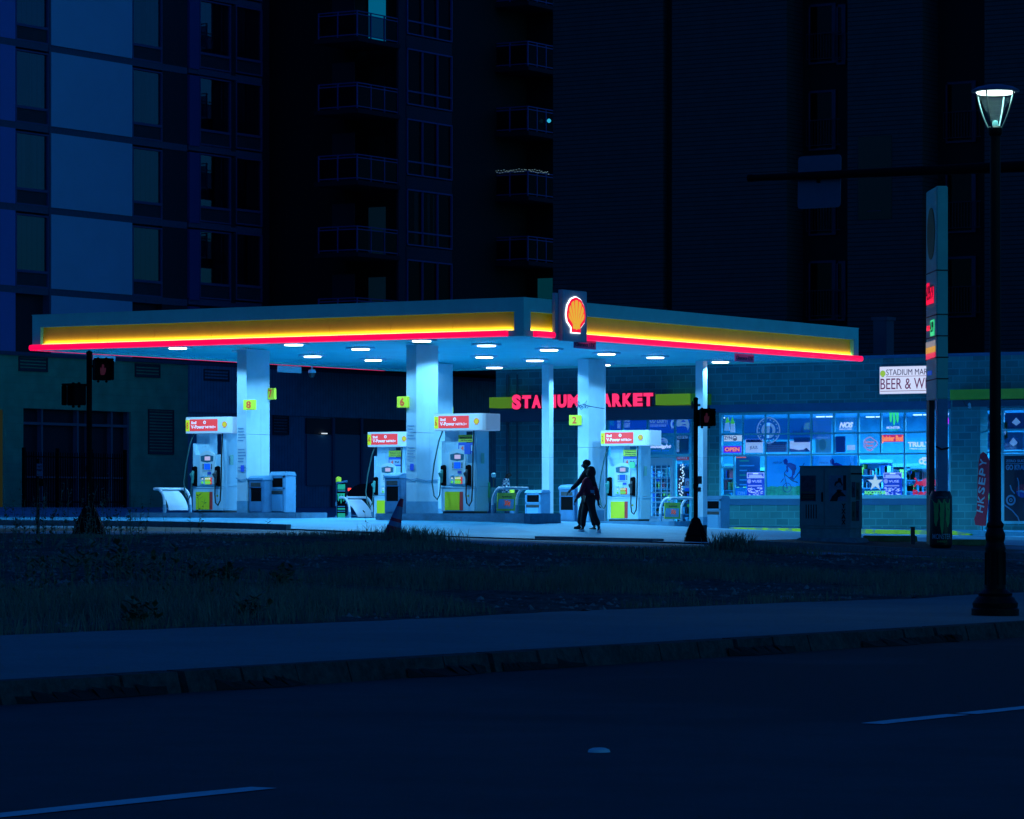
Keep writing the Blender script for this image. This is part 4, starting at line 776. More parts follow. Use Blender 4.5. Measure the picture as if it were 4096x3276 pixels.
t,w,h=poster('open_sign','glowing red OPEN sign in a blue lit frame in the shop window','x',0,0,0,plain('open_back',(.02,.01,.2),.4,(.05,.02,.8))) if False else poster('open_sign','glowing red OPEN sign in a blue lit frame in the shop window',2894,2964,1783,1812,plain('open_back',(.1,.01,.2),.5,(.35,.02,.6)),cat='sign',th=.03)
text('OPEN',.05,w-.05,.045,h-.045,-.004,glow('neon_orange',(1,.22,.12),1.7),t,bold=.03); g=MB(); frame(0,w,0,h,.02,g,-.012,-.002); g.build('blue_border',glow('neon_blue',(.06,.04,1),1.4),t)
PSK=plain('print_sky_blue',(.02,.22,.72),.16,(.0,.25,.9))
t,w,h=poster('window_graphic','wide blue team graphic with a white compass ring across the upper panes',2975,3325,1672,1760,PSK); cx,cz=w*.285,h*.45; g=MB(); g.ring(cx,cz,.39,.355,-.004,0,40); g.ring(cx,cz,.23,.14,-.004,0,30)
for k in range(16):
    a=R(k*22.5+11); g.box(cx+.31*math.cos(a)-.02,cx+.31*math.cos(a)+.02,-.004,0,cz+.31*math.sin(a)-.018,cz+.31*math.sin(a)+.018)
g.prism([(cx-.05,cz-.22),(cx+.02,cz-.22),(cx+.06,cz+.22),(cx-.06,cz+.22)],-.004,0); g.build('compass_ring',PBL,t); g=MB()
for k in range(14): x=w*.5+k*.09; hh=random.uniform(.05,.3); g.prism([(x,.1),(x+.07,.12),(x+.05,.1+hh),(x+.01,.08+hh)],-.003,0)
g.build('crowd_shapes',plain('print_mid_blue',(.03,.35,.8)),t)
t,w,h=poster('window_sign','white sign with teal letters and a dark header, right of the OPEN sign',2982,3051,1756,1811,plain('juul_white',(.65,.75,.95),.45,(.55,.7,1)),cat='sign'); g=MB(); g.box(.02,w-.02,-.004,0,h*.76,h*.98); g.build('dark_header',plain('header_blue',(.02,.15,.4)),t); text('JUUL',w*.25,w*.74,h*.2,h*.5,-.003,plain('ink_teal',(.05,.2,.4)),t)
t,w,h=poster('window_poster','blue text notice in the pane right of the compass ring',3066,3147,1766,1808,plain('poster_steel',(.04,.25,.5)))
for k in range(5): g=MB(); g.box(.04,w-.06-.03*(k%2),-.003,0,h-.07-k*.06,h-.045-k*.06); g.build('text_line',plain('line_blue',(.06,.4,.7)),t)
t,w,h=poster('window_poster','torn white poster with a dark landscape in the third lower pane',3158,3240,1763,1808,plain('poster_sheet_white',(.6,.72,.95),.45,(.55,.7,1))); g=MB(); g.prism([(0,0),(0,.10),(w*.25,.08),(w*.45,.05),(w*.7,.07),(w*.82,.12),(w,.02),(w,0)],-.004,0); g.build('ridge_shape',plain('ridge_blue',(.02,.25,.55)),t); g=MB(); g.box(w*.22,w,-.004,0,h*.88,h+.1); g.build('car_roof_shape',plain('ridge_blue',(.02,.25,.55)),t)
t,w,h=poster('window_poster','teal poster with pale green oval under the blue graphic',3262,3325,1738,1812,plain('poster_cyan',(.05,.45,.6),.1,(.03,.5,.8))); g=MB(); g.prism([(w*.45+.12*math.cos(R(a)),h*.45+.17*math.sin(R(a))) for a in range(0,360,20)],-.004,0); g.build('oval_shape',plain('oval_green',(.06,.6,.5)),t); text('FRESH DAILY',.04,w-.04,h*.8,h*.87,-.002,PBL,t)
t=thing('window_sign','white slanted lit lettering high in the window, left of the crest neon','sign',(0,YG,0)); x0,x1,z0,z1=wpos(3358,3413,1688,1720,YG); text('NOS',x0,x1,z0+.06,z1,-.004,NW,t,bold=.05,shear=.3); text('ENERGY DRINK',x0,x1-.04,z0,z0+.04,-.004,NW,t)
t,w,h=poster('window_poster','small white half round decal below the NOS sign','x',0,0,0,PBL) if False else poster('window_sticker','white half round decal below the slanted white sign',3388,3420,1780,1800,plain('poster_sheet_white',(.6,.72,.95))); 
t,w,h=poster('window_poster','dark blue speckled poster left of the half round decal',3343,3382,1745,1810,plain('poster_deep',(.02,.2,.6)));
NR=glow('neon_salmon',(.95,.25,.28),.85); NP=glow('neon_pale_pink',(.55,.38,.8),.8)
t=thing('neon_sign','pink crest shaped neon sign with red script','sign',(0,YG,0)); x0,x1,z0,z1=wpos(3448,3511,1747,1804,YG); cx=(x0+x1)/2; cz=(z0+z1)/2; P=[]
for a in range(0,361,15): rr=1+.12*math.cos(R(3*a)); P.append((cx+.215*rr*math.cos(R(a)),0,cz+.01+.165*(1+.1*math.cos(R(4*a)))*math.sin(R(a))))
g=MB(); g.tube(P,.02,6); g.tube([(cx-.11,0,z1-.05),(cx-.04,0,z1-.015),(cx,0,z1),(cx+.04,0,z1-.015),(cx+.11,0,z1-.05)],.014,6); g.tube([(cx-.1,0,z0+.03),(cx,0,z0),(cx+.1,0,z0+.03)],.014,6); g.build('crest_tube',NP,t); text('Budweiser',cx-.15,cx+.15,cz+.02,cz+.10,-.01,NR,t,bold=.02); text('Beer',cx-.13,cx+.14,cz-.08,cz-.0,-.01,NR,t,bold=.03)
t=thing('neon_sign','bright orange red script neon sign in the upper window','sign',(0,YG,0)); x0,x1,z0,z1=wpos(3526,3612,1741,1768,YG); text('Rainier Bud',x0,x1,z0+.02,z1,-.01,glow('neon_hot_orange',(1,.2,.08),1.9),t,bold=.045); g=MB(); g.box(x0-.01,x1+.01,0,.01,z0,z1+.02); g.build('red_halo_panel',plain('halo_red',(.5,.02,.1),.9,(.55,.02,.12)),t); g=MB(); g.ring((x0+x1)/2-.32,z0+.0,.045,.02,-.02,-.01,12); g.build('tail_loop',glow('neon_hot_orange',(1,.2,.08),1.9),t)
GN=glow('neon_green',(.05,.9,.28),1.1)
t=thing('neon_sign','green glowing claw mark sign high in the window','sign',(0,YG,0)); x0,x1,z0,z1=wpos(3555,3598,1648,1702,YG); claw(t,(x0+x1)/2,z0,z1,x1-x0-.03,0,GN); x0,x1,z0,z1=wpos(3547,3600,1705,1722,YG); text('MONSTER',x0,x1,z0+.045,z1+.0,-.003,NW,t,bold=.02); text('ENERGY',x0+.06,x1-.06,z0,z0+.035,-.003,GN,t)
t=thing('window_sign','white lit block lettering beside the price pylon, right of the orange neon','sign',(0,YG,0)); x0,x1,z0,z1=wpos(3632,3722,1767,1797,YG); text('TRULY',x0,x1,z0+.06,z1,-.004,NW,t,bold=.05); text('hard seltzer',x0+.12,x1-.12,z0-.01,z0+.035,-.004,NW,t); g=MB(); g.box(x0+.04,x0+.3,-.006,0,z0+.01,z0+.025); g.build('underline',NW,t)
t=thing('window_sign','white cluster shaped sign half hidden by the price pylon','sign',(0,YG,0)); x0,x1,z0,z1=wpos(3676,3735,1828,1862,YG); g=MB(); g.ring((x0+.08),(z0+z1)/2,.085,.04,-.01,0,14); g.ring(x0+.2,z0+.09,.08,.04,-.01,0,14); g.box(x0+.1,x0+.32,-.01,0,z1-.06,z1); g.build('cluster',NW,t)
t=thing('window_sign','large white glowing star over green lettering','sign',(0,YG,0)); x0,x1,z0,z1=wpos(3471,3532,1895,1960,YG); cx=(x0+x1)/2; cz=z0+(z1-z0)*.5; g=MB(); P=[]
for k in range(10): a=R(90+36*k); rr=(.25 if k%2==0 else .10); P.append((cx+rr*math.cos(a),cz-.02+rr*math.sin(a)))
g.prism(P,-.012,0); g.build('star',glow('star_white',(.75,.85,.95),1.0),t); P=[(cx+(x-cx)*1.22,cz-.02+(z-cz+.02)*1.22) for x,z in P]; g=MB(); g.prism(P,0,.01); g.build('star_border',plain('star_edge',(.05,.3,.7),.3,(.05,.35,.8)),t)
x0,x1,z0,z1=wpos(3459,3545,1963,1978,YG); text('ROCKSTAR',x0,x1,z0,z1,-.004,glow('neon_lime',(.2,.95,.3),1.2),t,bold=.05); text('ENERGY DRINK',x0+.05,x1-.03,z0-.07,z0-.02,-.004,plain('print_violet',(.3,.2,.7),.4,(.3,.25,.8)),t)
def menu(xa,xb,ya,yb,label,seed):
    rg=random.Random(seed); t,w,h=poster('window_poster',label,xa,xb,ya,yb,plain('menu_blue',(.03,.12,.7),.25,(.02,.1,.9)),group=None); M=plain('menu_white',(.6,.68,.98),.6,(.6,.68,1))
    g=MB(); frame(.01,w-.01,h*.76,h-.01,.02,g,-.004,0); g.box(w*.35,w*.65,-.004,0,h*.92,h*.97); g.box(w*.12,w*.85,-.004,0,h*.86,h*.9); g.box(w*.12,w*.9,-.004,0,h*.8,h*.84); g.build('heading',M,t)
    g=MB(); g.ring(w*.14,h*.63,.065,.0,-.004,0,14); g.box(.04,w*.85,-.004,0,h*.42,h*.47); g.build('round_mark',plain('menu_lilac',(.35,.42,.8),.5,(.4,.45,.9)),t); text('VUSE',w*.3,w*.85,h*.58,h*.68,-.003,M,t); g=MB()
    for k in range(60):
        x=rg.uniform(.02,w-.1); z=rg.uniform(.02,h*.36); a=rg.uniform(-.6,.4); l=rg.uniform(.03,.08); q=rg.uniform(.008,.02); g.prism([(x,z),(x+l,z+a*l),(x+l,z+a*l+q),(x,z+q)],-.004-.00005*k,0)
    g.build('speckle',M,t); return t
menu(2987,3058,1889,1986,'bright white and blue printed poster left of the motorbike poster',3); menu(3533,3608,1889,1986,'bright white and blue printed poster right of the star sign',4)
t,w,h=poster('window_poster','small blue lettered poster at the bottom left of the long window',2942,2986,1950,1986,plain('zyn_blue',(.02,.25,.8),.25,(.0,.3,1))); text('ZYN',w*.15,w*.85,h*.2,h*.55,-.003,plain('zyn_letter',(.15,.5,.9),.3,(.1,.5,1)),t,bold=.03)
t,w,h=poster('window_poster','tall menu with rows of small text behind the window',2944,3040,1824,1948,plain('menu_board',(.02,.16,.28)),Y=YG+.3); 
for k in range(8):
    g=MB(); g.box(.12,w*random.uniform(.45,.8),-.004,0,h-.16-k*.14,h-.12-k*.14); g.build('text_line',plain('line_pale',(.2,.55,.75)) if k%3 else plain('line_green',(.05,.5,.3)),t)
g=MB(); g.box(.0,w*.42,-.01,0,h-.05,h-.02); g.build('red_reflection',glow('reflect_red',(.9,.15,.15),.9),t)
# motorbike poster over two panes
def bike(xa,xb,label):
    t,w,h=poster('window_poster',label,xa,xb,1822,1986,plain('poster_sky',(.0,.45,.95),.30,(.0,.30,1))); g=MB(); P=[(0,0),(w,0),(w,h*.24)]
    for i in range(16): P.append((w*(1-i/15),h*(.25+.012*math.sin(i*2.1))))
    g.prism(P,-.003,0); g.build('meadow',mat('poster_meadow',(.06,.70,.35),.6,nz=.6,ns=9,em=.2,emc=(.02,.5,.2),lit=False),t)  # meadow glow stands for the same light from behind
    B=plain('bike_blue',(.0,.10,.35)); B2=plain('bike_teal',(.02,.20,.40)); B3=plain('rider_blue',(.0,.05,.55))
    sx=w/180.; q=lambda X,Z:(X*sx,h-Z*h/170.)
    g=MB(); c=q(88,133); g.ring(c[0],c[1],.145,.122,-.006,-.003,26); g.ring(c[0],c[1],.03,.0,-.006,-.003,10); c=q(168,72); g.ring(c[0],c[1],.15,.125,-.006,-.003,20,70,250)
    g.build('wheels',B,t); g=MB()
    for a,b,r_ in (((88,133),(76,75),.014),((76,75),(90,52),.014),((76,75),(110,105),.02),((110,105),(135,72),.02),((135,72),(160,78),.016),((135,72),(158,30),.014),((62,112),(74,95),.018),((110,105),(132,112),.022)):
        a=q(*a); b=q(*b); g.cyl((a[0],-.004,a[1]),(b[0],-.004,b[1]),r_,n=6)
    g.build('bike_frame',B2,t); g=MB(); 
    for P in ([(72,20),(84,10),(92,22),(88,38),(76,36)],[(82,34),(100,28),(122,38),(126,56),(110,66),(96,50)],[(84,40),(92,44),(94,66),(86,72)],[(108,58),(124,52),(118,80),(106,88)],[(96,90),(112,84),(116,98),(100,102)]):
        g.prism([q(*p) for p in P],-.008,-.004)
    g.build('rider',B3,t); text('AMERICAN',w*.16,w*.38,h*.80,h*.86,-.003,B2,t,shear=.3); return t
bike(3062,3240,'blue sky poster of a leaping motocross rider over green meadow'); bike(3246,3428,'second blue sky motocross poster, mostly behind the utility cabinet')
t=thing('window_sign','red charging bulls emblem with red lettering below, beside the pylon','sign',(0,YG,0)); x0,x1,z0,z1=wpos(3652,3760,1912,1948,YG); RB=glow('emblem_red',(.85,.01,.07),.95)
s2=.255; g=MB()
for cx,d in ((x0+s2,1),(x0+3.0*s2,-1)):
    P=[(-.95,.55),(-.7,.6),(-.45,.15),(-.1,.1),(.3,.35),(.75,.6),(.95,.3),(.8,-.3),(.45,-.5),(.2,-.35),(-.2,-.35),(-.55,-.2),(-.85,-.55),(-1.0,-.5),(-.7,-.05),(-.65,.2)]
    g.prism([(cx+x*d*s2*.95,(z0+z1)/2+z*.24) for x,z in P],-.01,0)
g.build('bulls',RB,t); x0,x1,z0,z1=wpos(3652,3782,1958,1985,YG); text('Red Bull',x0,x1,z0,z1,-.006,RB,t,bold=.05)
t=thing('neon_sign','magenta ring neon sign with pale letters right of the pylon','sign',(0,YG,0)); x0,x1,z0,z1=wpos(3745,3796,1656,1712,YG); cx,cz=(x0+x1)/2,(z0+z1)/2; g=MB(); g.ring(cx,cz,.20,.175,-.02,0,30); g.build('ring_tube',glow('neon_magenta',(.65,.0,.85),1.4),t); g=MB(); g.ring(cx,cz,.17,0,0,.01,20); g.build('disc',plain('disc_dark',(.01,.03,.15)),t); text('CORE',cx-.14,cx+.15,cz-.04,cz+.06,-.01,plain('core_letter',(.3,.5,.9),.8,(.3,.5,1)),t,bold=.03); text('vape',cx-.0,cx+.09,cz-.14,cz-.09,-.01,plain('core_letter2',(.5,.5,.9),.8,(.6,.5,1)),t)
# right storefront graphics
t,w,h=poster('window_poster','large dark framed cola poster in the right hand shopfront',4017,4150,1822,2084,plain('poster_night',(.01,.03,.06)),Y=YM-.02); PG=plain('print_grey_blue',(.15,.35,.55)); text('ZERO SUGAR',.05,w*.78,h*.90,h*.94,-.003,PG,t,bold=.03); text('GO KRAKEN',.05,w*.85,h*.78,h*.865,-.003,PG,t,bold=.05)
g=MB(); g.box(.05,w*.7,-.004,0,h*.875,h*.882); cx=w*.2; g.ring(cx,h*.32,.15,.10,-.004,0,22); g.ring(cx,h*.32,.05,.03,-.004,0,14); g.tube([(cx-.02,0,h*.55),(cx+.02,0,h*.48),(cx+.12,0,h*.42)],.02,6); g.tube([(cx+.25,0,h*.38),(cx+.24,0,h*.6),(cx+.2,0,h*.66)],.018,6); g.tube([(0,0,h*.25),(.25,0,h*.16),(.42,0,h*.06),(.46,0,0)],.02,6); g.build('line_art',PG,t)
g=MB(); c_=(w*.55,h*.46); g.ring(c_[0],c_[1],.19,0,-.003,0,24,0,180); g.build('emblem_top',plain('emblem_dull_red',(.45,.04,.08)),t); g=MB(); g.ring(c_[0],c_[1],.19,0,-.003,0,24,180,360); g.build('emblem_base',plain('emblem_dull_blue',(.03,.08,.4)),t); g=MB(); g.prism([(c_[0]-.19,c_[1]-.02),(c_[0]-.05,c_[1]+.03),(c_[0]+.05,c_[1]),(c_[0]+.19,c_[1]+.03),(c_[0]+.19,c_[1]),(c_[0]+.05,c_[1]-.05),(c_[0]-.05,c_[1]-.03)],-.006,-.003); g.build('emblem_wave',PG,t)
g=MB(); g.box(-.06,w+.06,-.0,.012,-.06,0); g.box(-.06,0,0,.012,0,h); g.box(-.06,w+.06,0,.012,h,h+.06); g.build('border_frame',FRM,t)
for xa,xb,ya,yb,l,c_ in ((3933,3962,1655,1717,'pale and lime product poster in the upper pane behind the flag',(.4,.55,.6)),(3925,3965,1728,1800,'pale menu sheet in the middle pane behind the flag',(.3,.55,.75)),(4012,4096,1728,1800,'hazy photo poster above the dark cola poster',(.06,.35,.55)),(4012,4030,1690,1755,'narrow lime sticker beside the lamp post',(.25,.6,.2)),(3940,3966,2000,2090,'dark picture poster behind the foot of the red flag',(.03,.1,.3)),(4020,4110,1650,1716,'deep blue poster in the top pane above the cola poster',(.02,.13,.4))):
    t,w,h=poster('window_poster',l,xa,xb,ya,yb,plain('sheet_%d_%d'%(xa,ya),c_)); g=MB(); g.prism([(w*.3,h*.4),(w*.5,h*.7),(w*.7,h*.4),(w*.5,h*.2)],-.003,0); g.build('print_shape',PBL if xa!=3940 else PG,t)
# security lamp under right awning, roof unit, leaning pole
t=thing('security_lamp','small pale twin lamp under the right hand awning','lamp',(XY(3876,YM-.6),YM-.56,onY(3876,1625,YM)[2])); g=MB(); g.tube([(-.2,0,.14),(-.1,-.04,.0),(0,-.05,-.02)],.01,6); g.build('cable',DGR,t); g=MB(); g.lathe([(.02,.08),(.05,.04),(.05,-.06),(.02,-.08)],n=10); g.build('lamp_head',mat('pale_lamp',(.5,.7,.8),.4),t)
a=onY(3490,1338,YM+3); t=thing('roof_unit','boxy ventilation unit on the shop roof above the far right canopy end','ventilator',(a[0],YM+3,5.1)); g=MB(); g.box(.18,.36,.2,.4,0,.5); g.box(.02,.46,0,.5,.5,a[2]+.5-5.1); g.build('housing',mat('roof_unit_blue',(.03,.05,.09),.6),t,bev=.01); g=MB(); g.box(-.02,.50,-.04,.54,a[2]+.42-5.1,a[2]+.52-5.1); g.build('cap',mat('roof_unit_blue',(.03,.05,.09),.6),t)
g=MB(); g.box(.06,.42,-.012,0,.6,.8); g.build('louvre',DGR,t)
# red feather flag
fx0=onY(3930,2110,95.9); t=thing('feather_flag','red feather flag with white lettering beside the block pier','flag',(fx0[0],95.9,gz(fx0[0],95.9)+.0)); z0=onY(3930,2085,95.9)[2]-gz(fx0[0],95.9); z1=onY(3930,1808,95.9)[2]-gz(fx0[0],95.9); s_=1/ (15000/107.)
prof=[(-2,290),(-26,286),(-30,262),(-22,240),(-18,180),(-18,110),(-14,40),(-8,8),(2,0),(14,8),(24,30),(28,60),(28,110),(22,170),(18,230),(12,290)]
P=[(x*s_/CC*1.0,z1-y*s_) for x,y in prof]; g=MB(); g.prism(P,-.006,.006); g.build('banner',mat('flag_red',(.42,.015,.05),.7,nz=.15),t)
g=MB(); g.tube([(0,0,-.1),(0,.01,z0),(.10,.012,z0+1.0),(.14,.012,z1-.5),(.05,.012,z1-.05)],.012,6); g.build('pole',DGR,t); g=MB(); g.box(-.2,.3,-.25,.25,0,.03); g.build('base_plate',GREY,t)
for k,ch in enumerate('TERIYAKI'[::-1][:8]):
    pass
FW=mat('flag_letter_white',(.25,.4,.5),.6)
for k,ch in enumerate('YPESKH'):
    zc=z1-(42+36*k)*s_; o=text(ch,-.5,.5,-.5,.5,0,FW,t,'letter',.02); o.scale=(.20,1,.20); o.rotation_euler=(0,R(-80+6*(k%2)),0); o.location=((6-4*k)*s_*.6,-.01,zc)
# ---------------------------------------------------------------- hotel, left
XH=-89.6
hot=thing('hotel_building','tall panel clad hotel block on the left with curtained windows','building',(XH,110,0))
def hb(g,name,m,parent=hot,**k): g.v=[(x-XH,y-110,z) for x,y,z in g.v]; return g.build(name,m,parent,**k)
def hz(yf,xf): return onX(xf,yf,XH)[2]
HPAN=mat('hotel_white_panel',(.2,.36,.62),.6,nz=.06,ns=.5); HBLU=mat('hotel_blue_panel',(.08,.14,.48),.6,nz=.1,ns=.5); HSEAM=mat('hotel_seam_band',(.035,.07,.15),.7,nz=.2); HDK=mat('hotel_dark_panel',(.006,.008,.025),.6,nz=.3)
HFR=mat('hotel_window_frame',(.035,.06,.18),.5); HLOU=sidingmat('hotel_louver',(.025,.03,.06),'y',.06); CURT=sidingmat('curtain_fabric',(.04,.07,.075),'y',.30,True,.65); HGL=glassmat('hotel_glass',(.5,.6,.7),.10,.02); HIN=mat('dark_interior',(.003,.005,.008),.8)  # dark stripes in CURT paint the shade of the curtain folds
HGRN=brickmat('podium_block',(.09,.34,.25),(.10,.36,.265),(.09,.32,.235),'y',.6,.3,.01); HSID=sidingmat('podium_siding',(.07,.24,.42),'y',.2,True,.25)
FH=3.05; ZF=[9.48+FH*k for k in range(-1,5)]; ZP=7.05
ya=lambda f: YX(f,XH)
g=MB(); g.box(XH-16,XH-.3,95,124.5,-1,27); hb(g,'core_mass',HDK)
def wcol(f0,f1,dz,seed,louv=True):
    a,b=ya(f0),ya(f1)
    for k,zf in enumerate(ZF):
        z=zf+dz; rg=random.Random(seed*17+k)
        if z<ZP-.3: continue
        wz0,wz1=z+.78,z+2.78
        fr=MB(); t=.06
        fr.box(XH-.12,XH+.0,a,a+t,z+.12,z+2.84); fr.box(XH-.12,XH,b-t,b,z+.12,z+2.84); fr.box(XH-.12,XH,a+t,b-t,z+.66,z+.76); fr.box(XH-.12,XH,a+t,b-t,z+.12,z+.18); fr.box(XH-.12,XH,a+t,b-t,z+2.78,z+2.84)
        w=hb(fr,'window',HFR)
        c=MB(); c.box(XH-.1,XH-.06,a+t,b-t,z+.18,z+.66); hb(c,'louver',HLOU,w)
        c=MB(); c.box(XH-.09,XH-.08,a+t,b-t,z+.76,z+2.78); hb(c,'pane',HGL,w)
        c=MB(); s_=a+t; e=b-t; m_=rg.random()
        if m_<.55: c.box(XH-.16,XH-.13,s_,e,z+.76,z+2.78)
        elif m_<.8: c.box(XH-.16,XH-.13,s_,s_+(e-s_)*.35,z+.76,z+2.78); c.box(XH-.16,XH-.13,s_+(e-s_)*.55,e,z+.76,z+2.78)
        else: c.box(XH-.16,XH-.13,s_+(e-s_)*.5,e,z+.76,z+2.78)
        hb(c,'curtain',CURT,w)
def panels(f0,f1,m,dz=0,name='wall_panel',out=0):
    a,b=ya(f0),ya(f1); g=MB()
    for zf in ZF: 
        z0=max(zf+dz+.13,ZP); z1=zf+dz+FH-.13
        if z1>z0: g.box(XH-.3,XH+out,a,b,z0,z1)
    hb(g,name,m)
panels(-260,62,HBLU); wcol(64,195,0,1); panels(203,527,HPAN,out=.03); wcol(531,650,0,2); panels(652,753,HDK,out=-.05); panels(757,797,mat('hotel_navy_strip',(.03,.04,.2),.6),0,'wall_panel',.02); wcol(800,925,.1,3)
panels(927,943,HDK); wcol(945,1050,.15,4)
g=MB(); y0_,y1_=ya(-260),ya(1050)
for zf in ZF[1:]: g.box(XH-.3,XH-.02,y0_,ya(750),zf-.13,zf+.13); g.box(XH-.3,XH-.03,ya(757),y1_,zf-.05,zf+.2)
g.box(XH-.3,XH+.02,ya(196),ya(202),ZP,26); g.box(XH-.3,XH-.1,ya(1050),ya(1052),ZP,26)
hb(g,'seam_band',HSEAM)
# podium
g=MB(); g.box(XH-.4,XH-.02,ya(-260),ya(95),-.5,ZP); g.box(XH-.4,XH-.02,ya(525),ya(753),-.5,ZP); g.box(XH-.4,XH-.02,ya(95),ya(525),hz(1640,300),ZP); hb(g,'podium_wall',HGRN)
g=MB(); g.box(XH-.4,XH-.05,ya(755),150,-.5,hz(1668,1300)); g.box(XH-.4,XH+.05,ya(755),150,hz(1668,1300),ZP); g.box(XH-12,XH-.4,124.5,150,-.5,ZP); hb(g,'podium_siding',HSID)
g=MB(); g.box(XH-.4,XH+.06,ya(-260),150,ZP-.02,ZP+.12); hb(g,'podium_ledge',HSEAM)
def vent(f0,f1,y0f,y1f,out=.0):
    a,b=ya(f0),ya(f1); z0,z1=hz(y1f,(f0+f1)/2),hz(y0f,(f0+f1)/2); g=MB(); g.box(XH-.02,XH+.03+out,a,b,z0,z0+.05); g.box(XH-.02,XH+.03+out,a,b,z1-.05,z1); g.box(XH-.02,XH+.03+out,a,a+.05,z0+.05,z1-.05); g.box(XH-.02,XH+.03+out,b-.05,b,z0+.05,z1-.05)
    z=z0+.05
    while z<z1-.09: g.hexa([(XH-.02,a+.05,z),(XH+.02+out,a+.05,z),(XH+.02+out,b-.05,z),(XH-.02,b-.05,z)],[(XH-.02,a+.05,z+.07),(XH-.01+out,a+.05,z+.07),(XH-.01+out,b-.05,z+.07),(XH-.02,b-.05,z+.07)]); z+=.12
    hb(g,'louver_vent',mat('vent_metal',(.02,.035,.06),.6))
vent(75,190,1427,1486); vent(540,640,1455,1510); vent(593,695,1638,1818); vent(810,912,1478,1525,.05); vent(1092,1155,1662,1740,.0)
# ground floor glazing with mullions
g=MB(); g.box(XH-.02,XH+.02,ya(-70),ya(9),1.4,hz(1638,0)); hb(g,'wall_glow_strip',glow('wall_glow_yellow',(.03,.035,.003),.4))  # lit edge of wall, its light painted as a dim glowing strip
a,b=ya(95),ya(525); z0,z1=.9,hz(1640,300); g=MB(); g.box(XH-.5,XH-.45,a,b,z0,z1); hb(g,'dark_void',HIN); g=MB(); g.box(XH-.35,XH-.34,a,b,z0,z1); hb(g,'ground_glass',HGL)
g=MB(); 
for f in (95,177,320,365,456,521): y=ya(f); g.box(XH-.3,XH-.1,y-.05,y+.05,z0,z1)
zt_=hz(1698,300); g.box(XH-.3,XH-.11,a,b,zt_-.05,zt_+.05); g.box(XH-.3,XH-.12,a,b,hz(1910,300)-.03,hz(1910,300)+.03); hb(g,'ground_mullion',mat('mullion_blue',(.06,.10,.17),.5))
# garage openings in siding
for f0,f1,y0f,y1f in ((1224,1325,1672,1735),(1336,1440,1672,1735),(1445,1620,1672,1735),(1226,1326,1738,1942),(1336,1440,1738,1942),(1446,1620,1738,1945)):
    a,b=ya(f0),ya(f1); z0,z1=hz(y1f,f0),hz(y0f,f0); g=MB(); g.box(XH-.03,XH+.02,a,b,max(z0,1.3),z1); hb(g,'bay_panel',mat('bay_dark',(.012,.018,.035),.6) if y0f<1700 else mat('bay_glass_blue',(.03,.13,.26),.35))
for f in (1330,1443): g=MB(); y=ya(f); g.box(XH-.03,XH+.08,y-.08,y+.08,1.2,hz(1672,f)); hb(g,'bay_post',mat('bay_post_blue',(.05,.09,.2),.6))
g=MB(); y=ya(1290); g.box(XH+.05,XH+.15,y-.15,y+.15,hz(1736,1290),hz(1736,1290)+.04); hb(g,'bay_lamp',glow('dim_lamp',(.6,.7,.8),1.2))
# picket fence
t=thing('picket_fence','dark steel picket fence in front of the ground floor windows, far left','fence',(XH+2,0,0)); XF=XH+2; g=MB(); yy0,yy1=YX(95,XF),YX(500,XF); zb=1.36; y=yy0
while y<yy1: g.box(-.012,.012,y,y+.025,zb,zb+2.05); y+=.14
g.build('picket',DKM,t)['kind']='stuff'; g=MB(); g.box(-.02,.02,yy0,yy1,zb+.2,zb+.25); g.box(-.02,.02,yy0,yy1,zb+1.85,zb+1.9); g.build('rail',DKM,t)
for f in (95,230,365,500): y=YX(f,XF); g=MB(); g.box(-.05,.05,y-.05,y+.05,zb-.2,zb+2.2); g.build('post',DKM,t)
# ---------------------------------------------------------------- tower with balconies
TW=mat('tower_dark_wall',(.004,.005,.010),.8,nz=.3); TP=mat('tower_pilaster',(.014,.02,.05),.7,nz=.2,ns=1); RAIL=mat('balcony_rail',(.05,.075,.28),.5); SLB=mat('balcony_slab',(.006,.007,.02),.8); TGL=glassmat('tower_glass',(.35,.4,.5),.012,.03)
tw=thing('balcony_tower','dark apartment tower with stacked railed balconies, top centre','building',(-86,127,0))
def tb(g,name,m,parent=tw,**k): g.v=[(x+86,y-127,z) for x,y,z in g.v]; return g.build(name,m,parent,**k)
g=MB(); g.box(-104,-86.9,125.6,150,7.3,27); g.box(-86.9,-85.05,127.2,150,7.3,27); g.box(-85.05,-83.6,136.6,150,7.3,27); tb(g,'wall',TW)
ty=lambda f: YX(f,-85.0)
g=MB(); g.box(-85.05,-84.95,ty(1590),ty(1622),7.3,27); tb(g,'pilaster',TP)
tz=lambda yf,f: onX(f,yf,-85.0)[2]
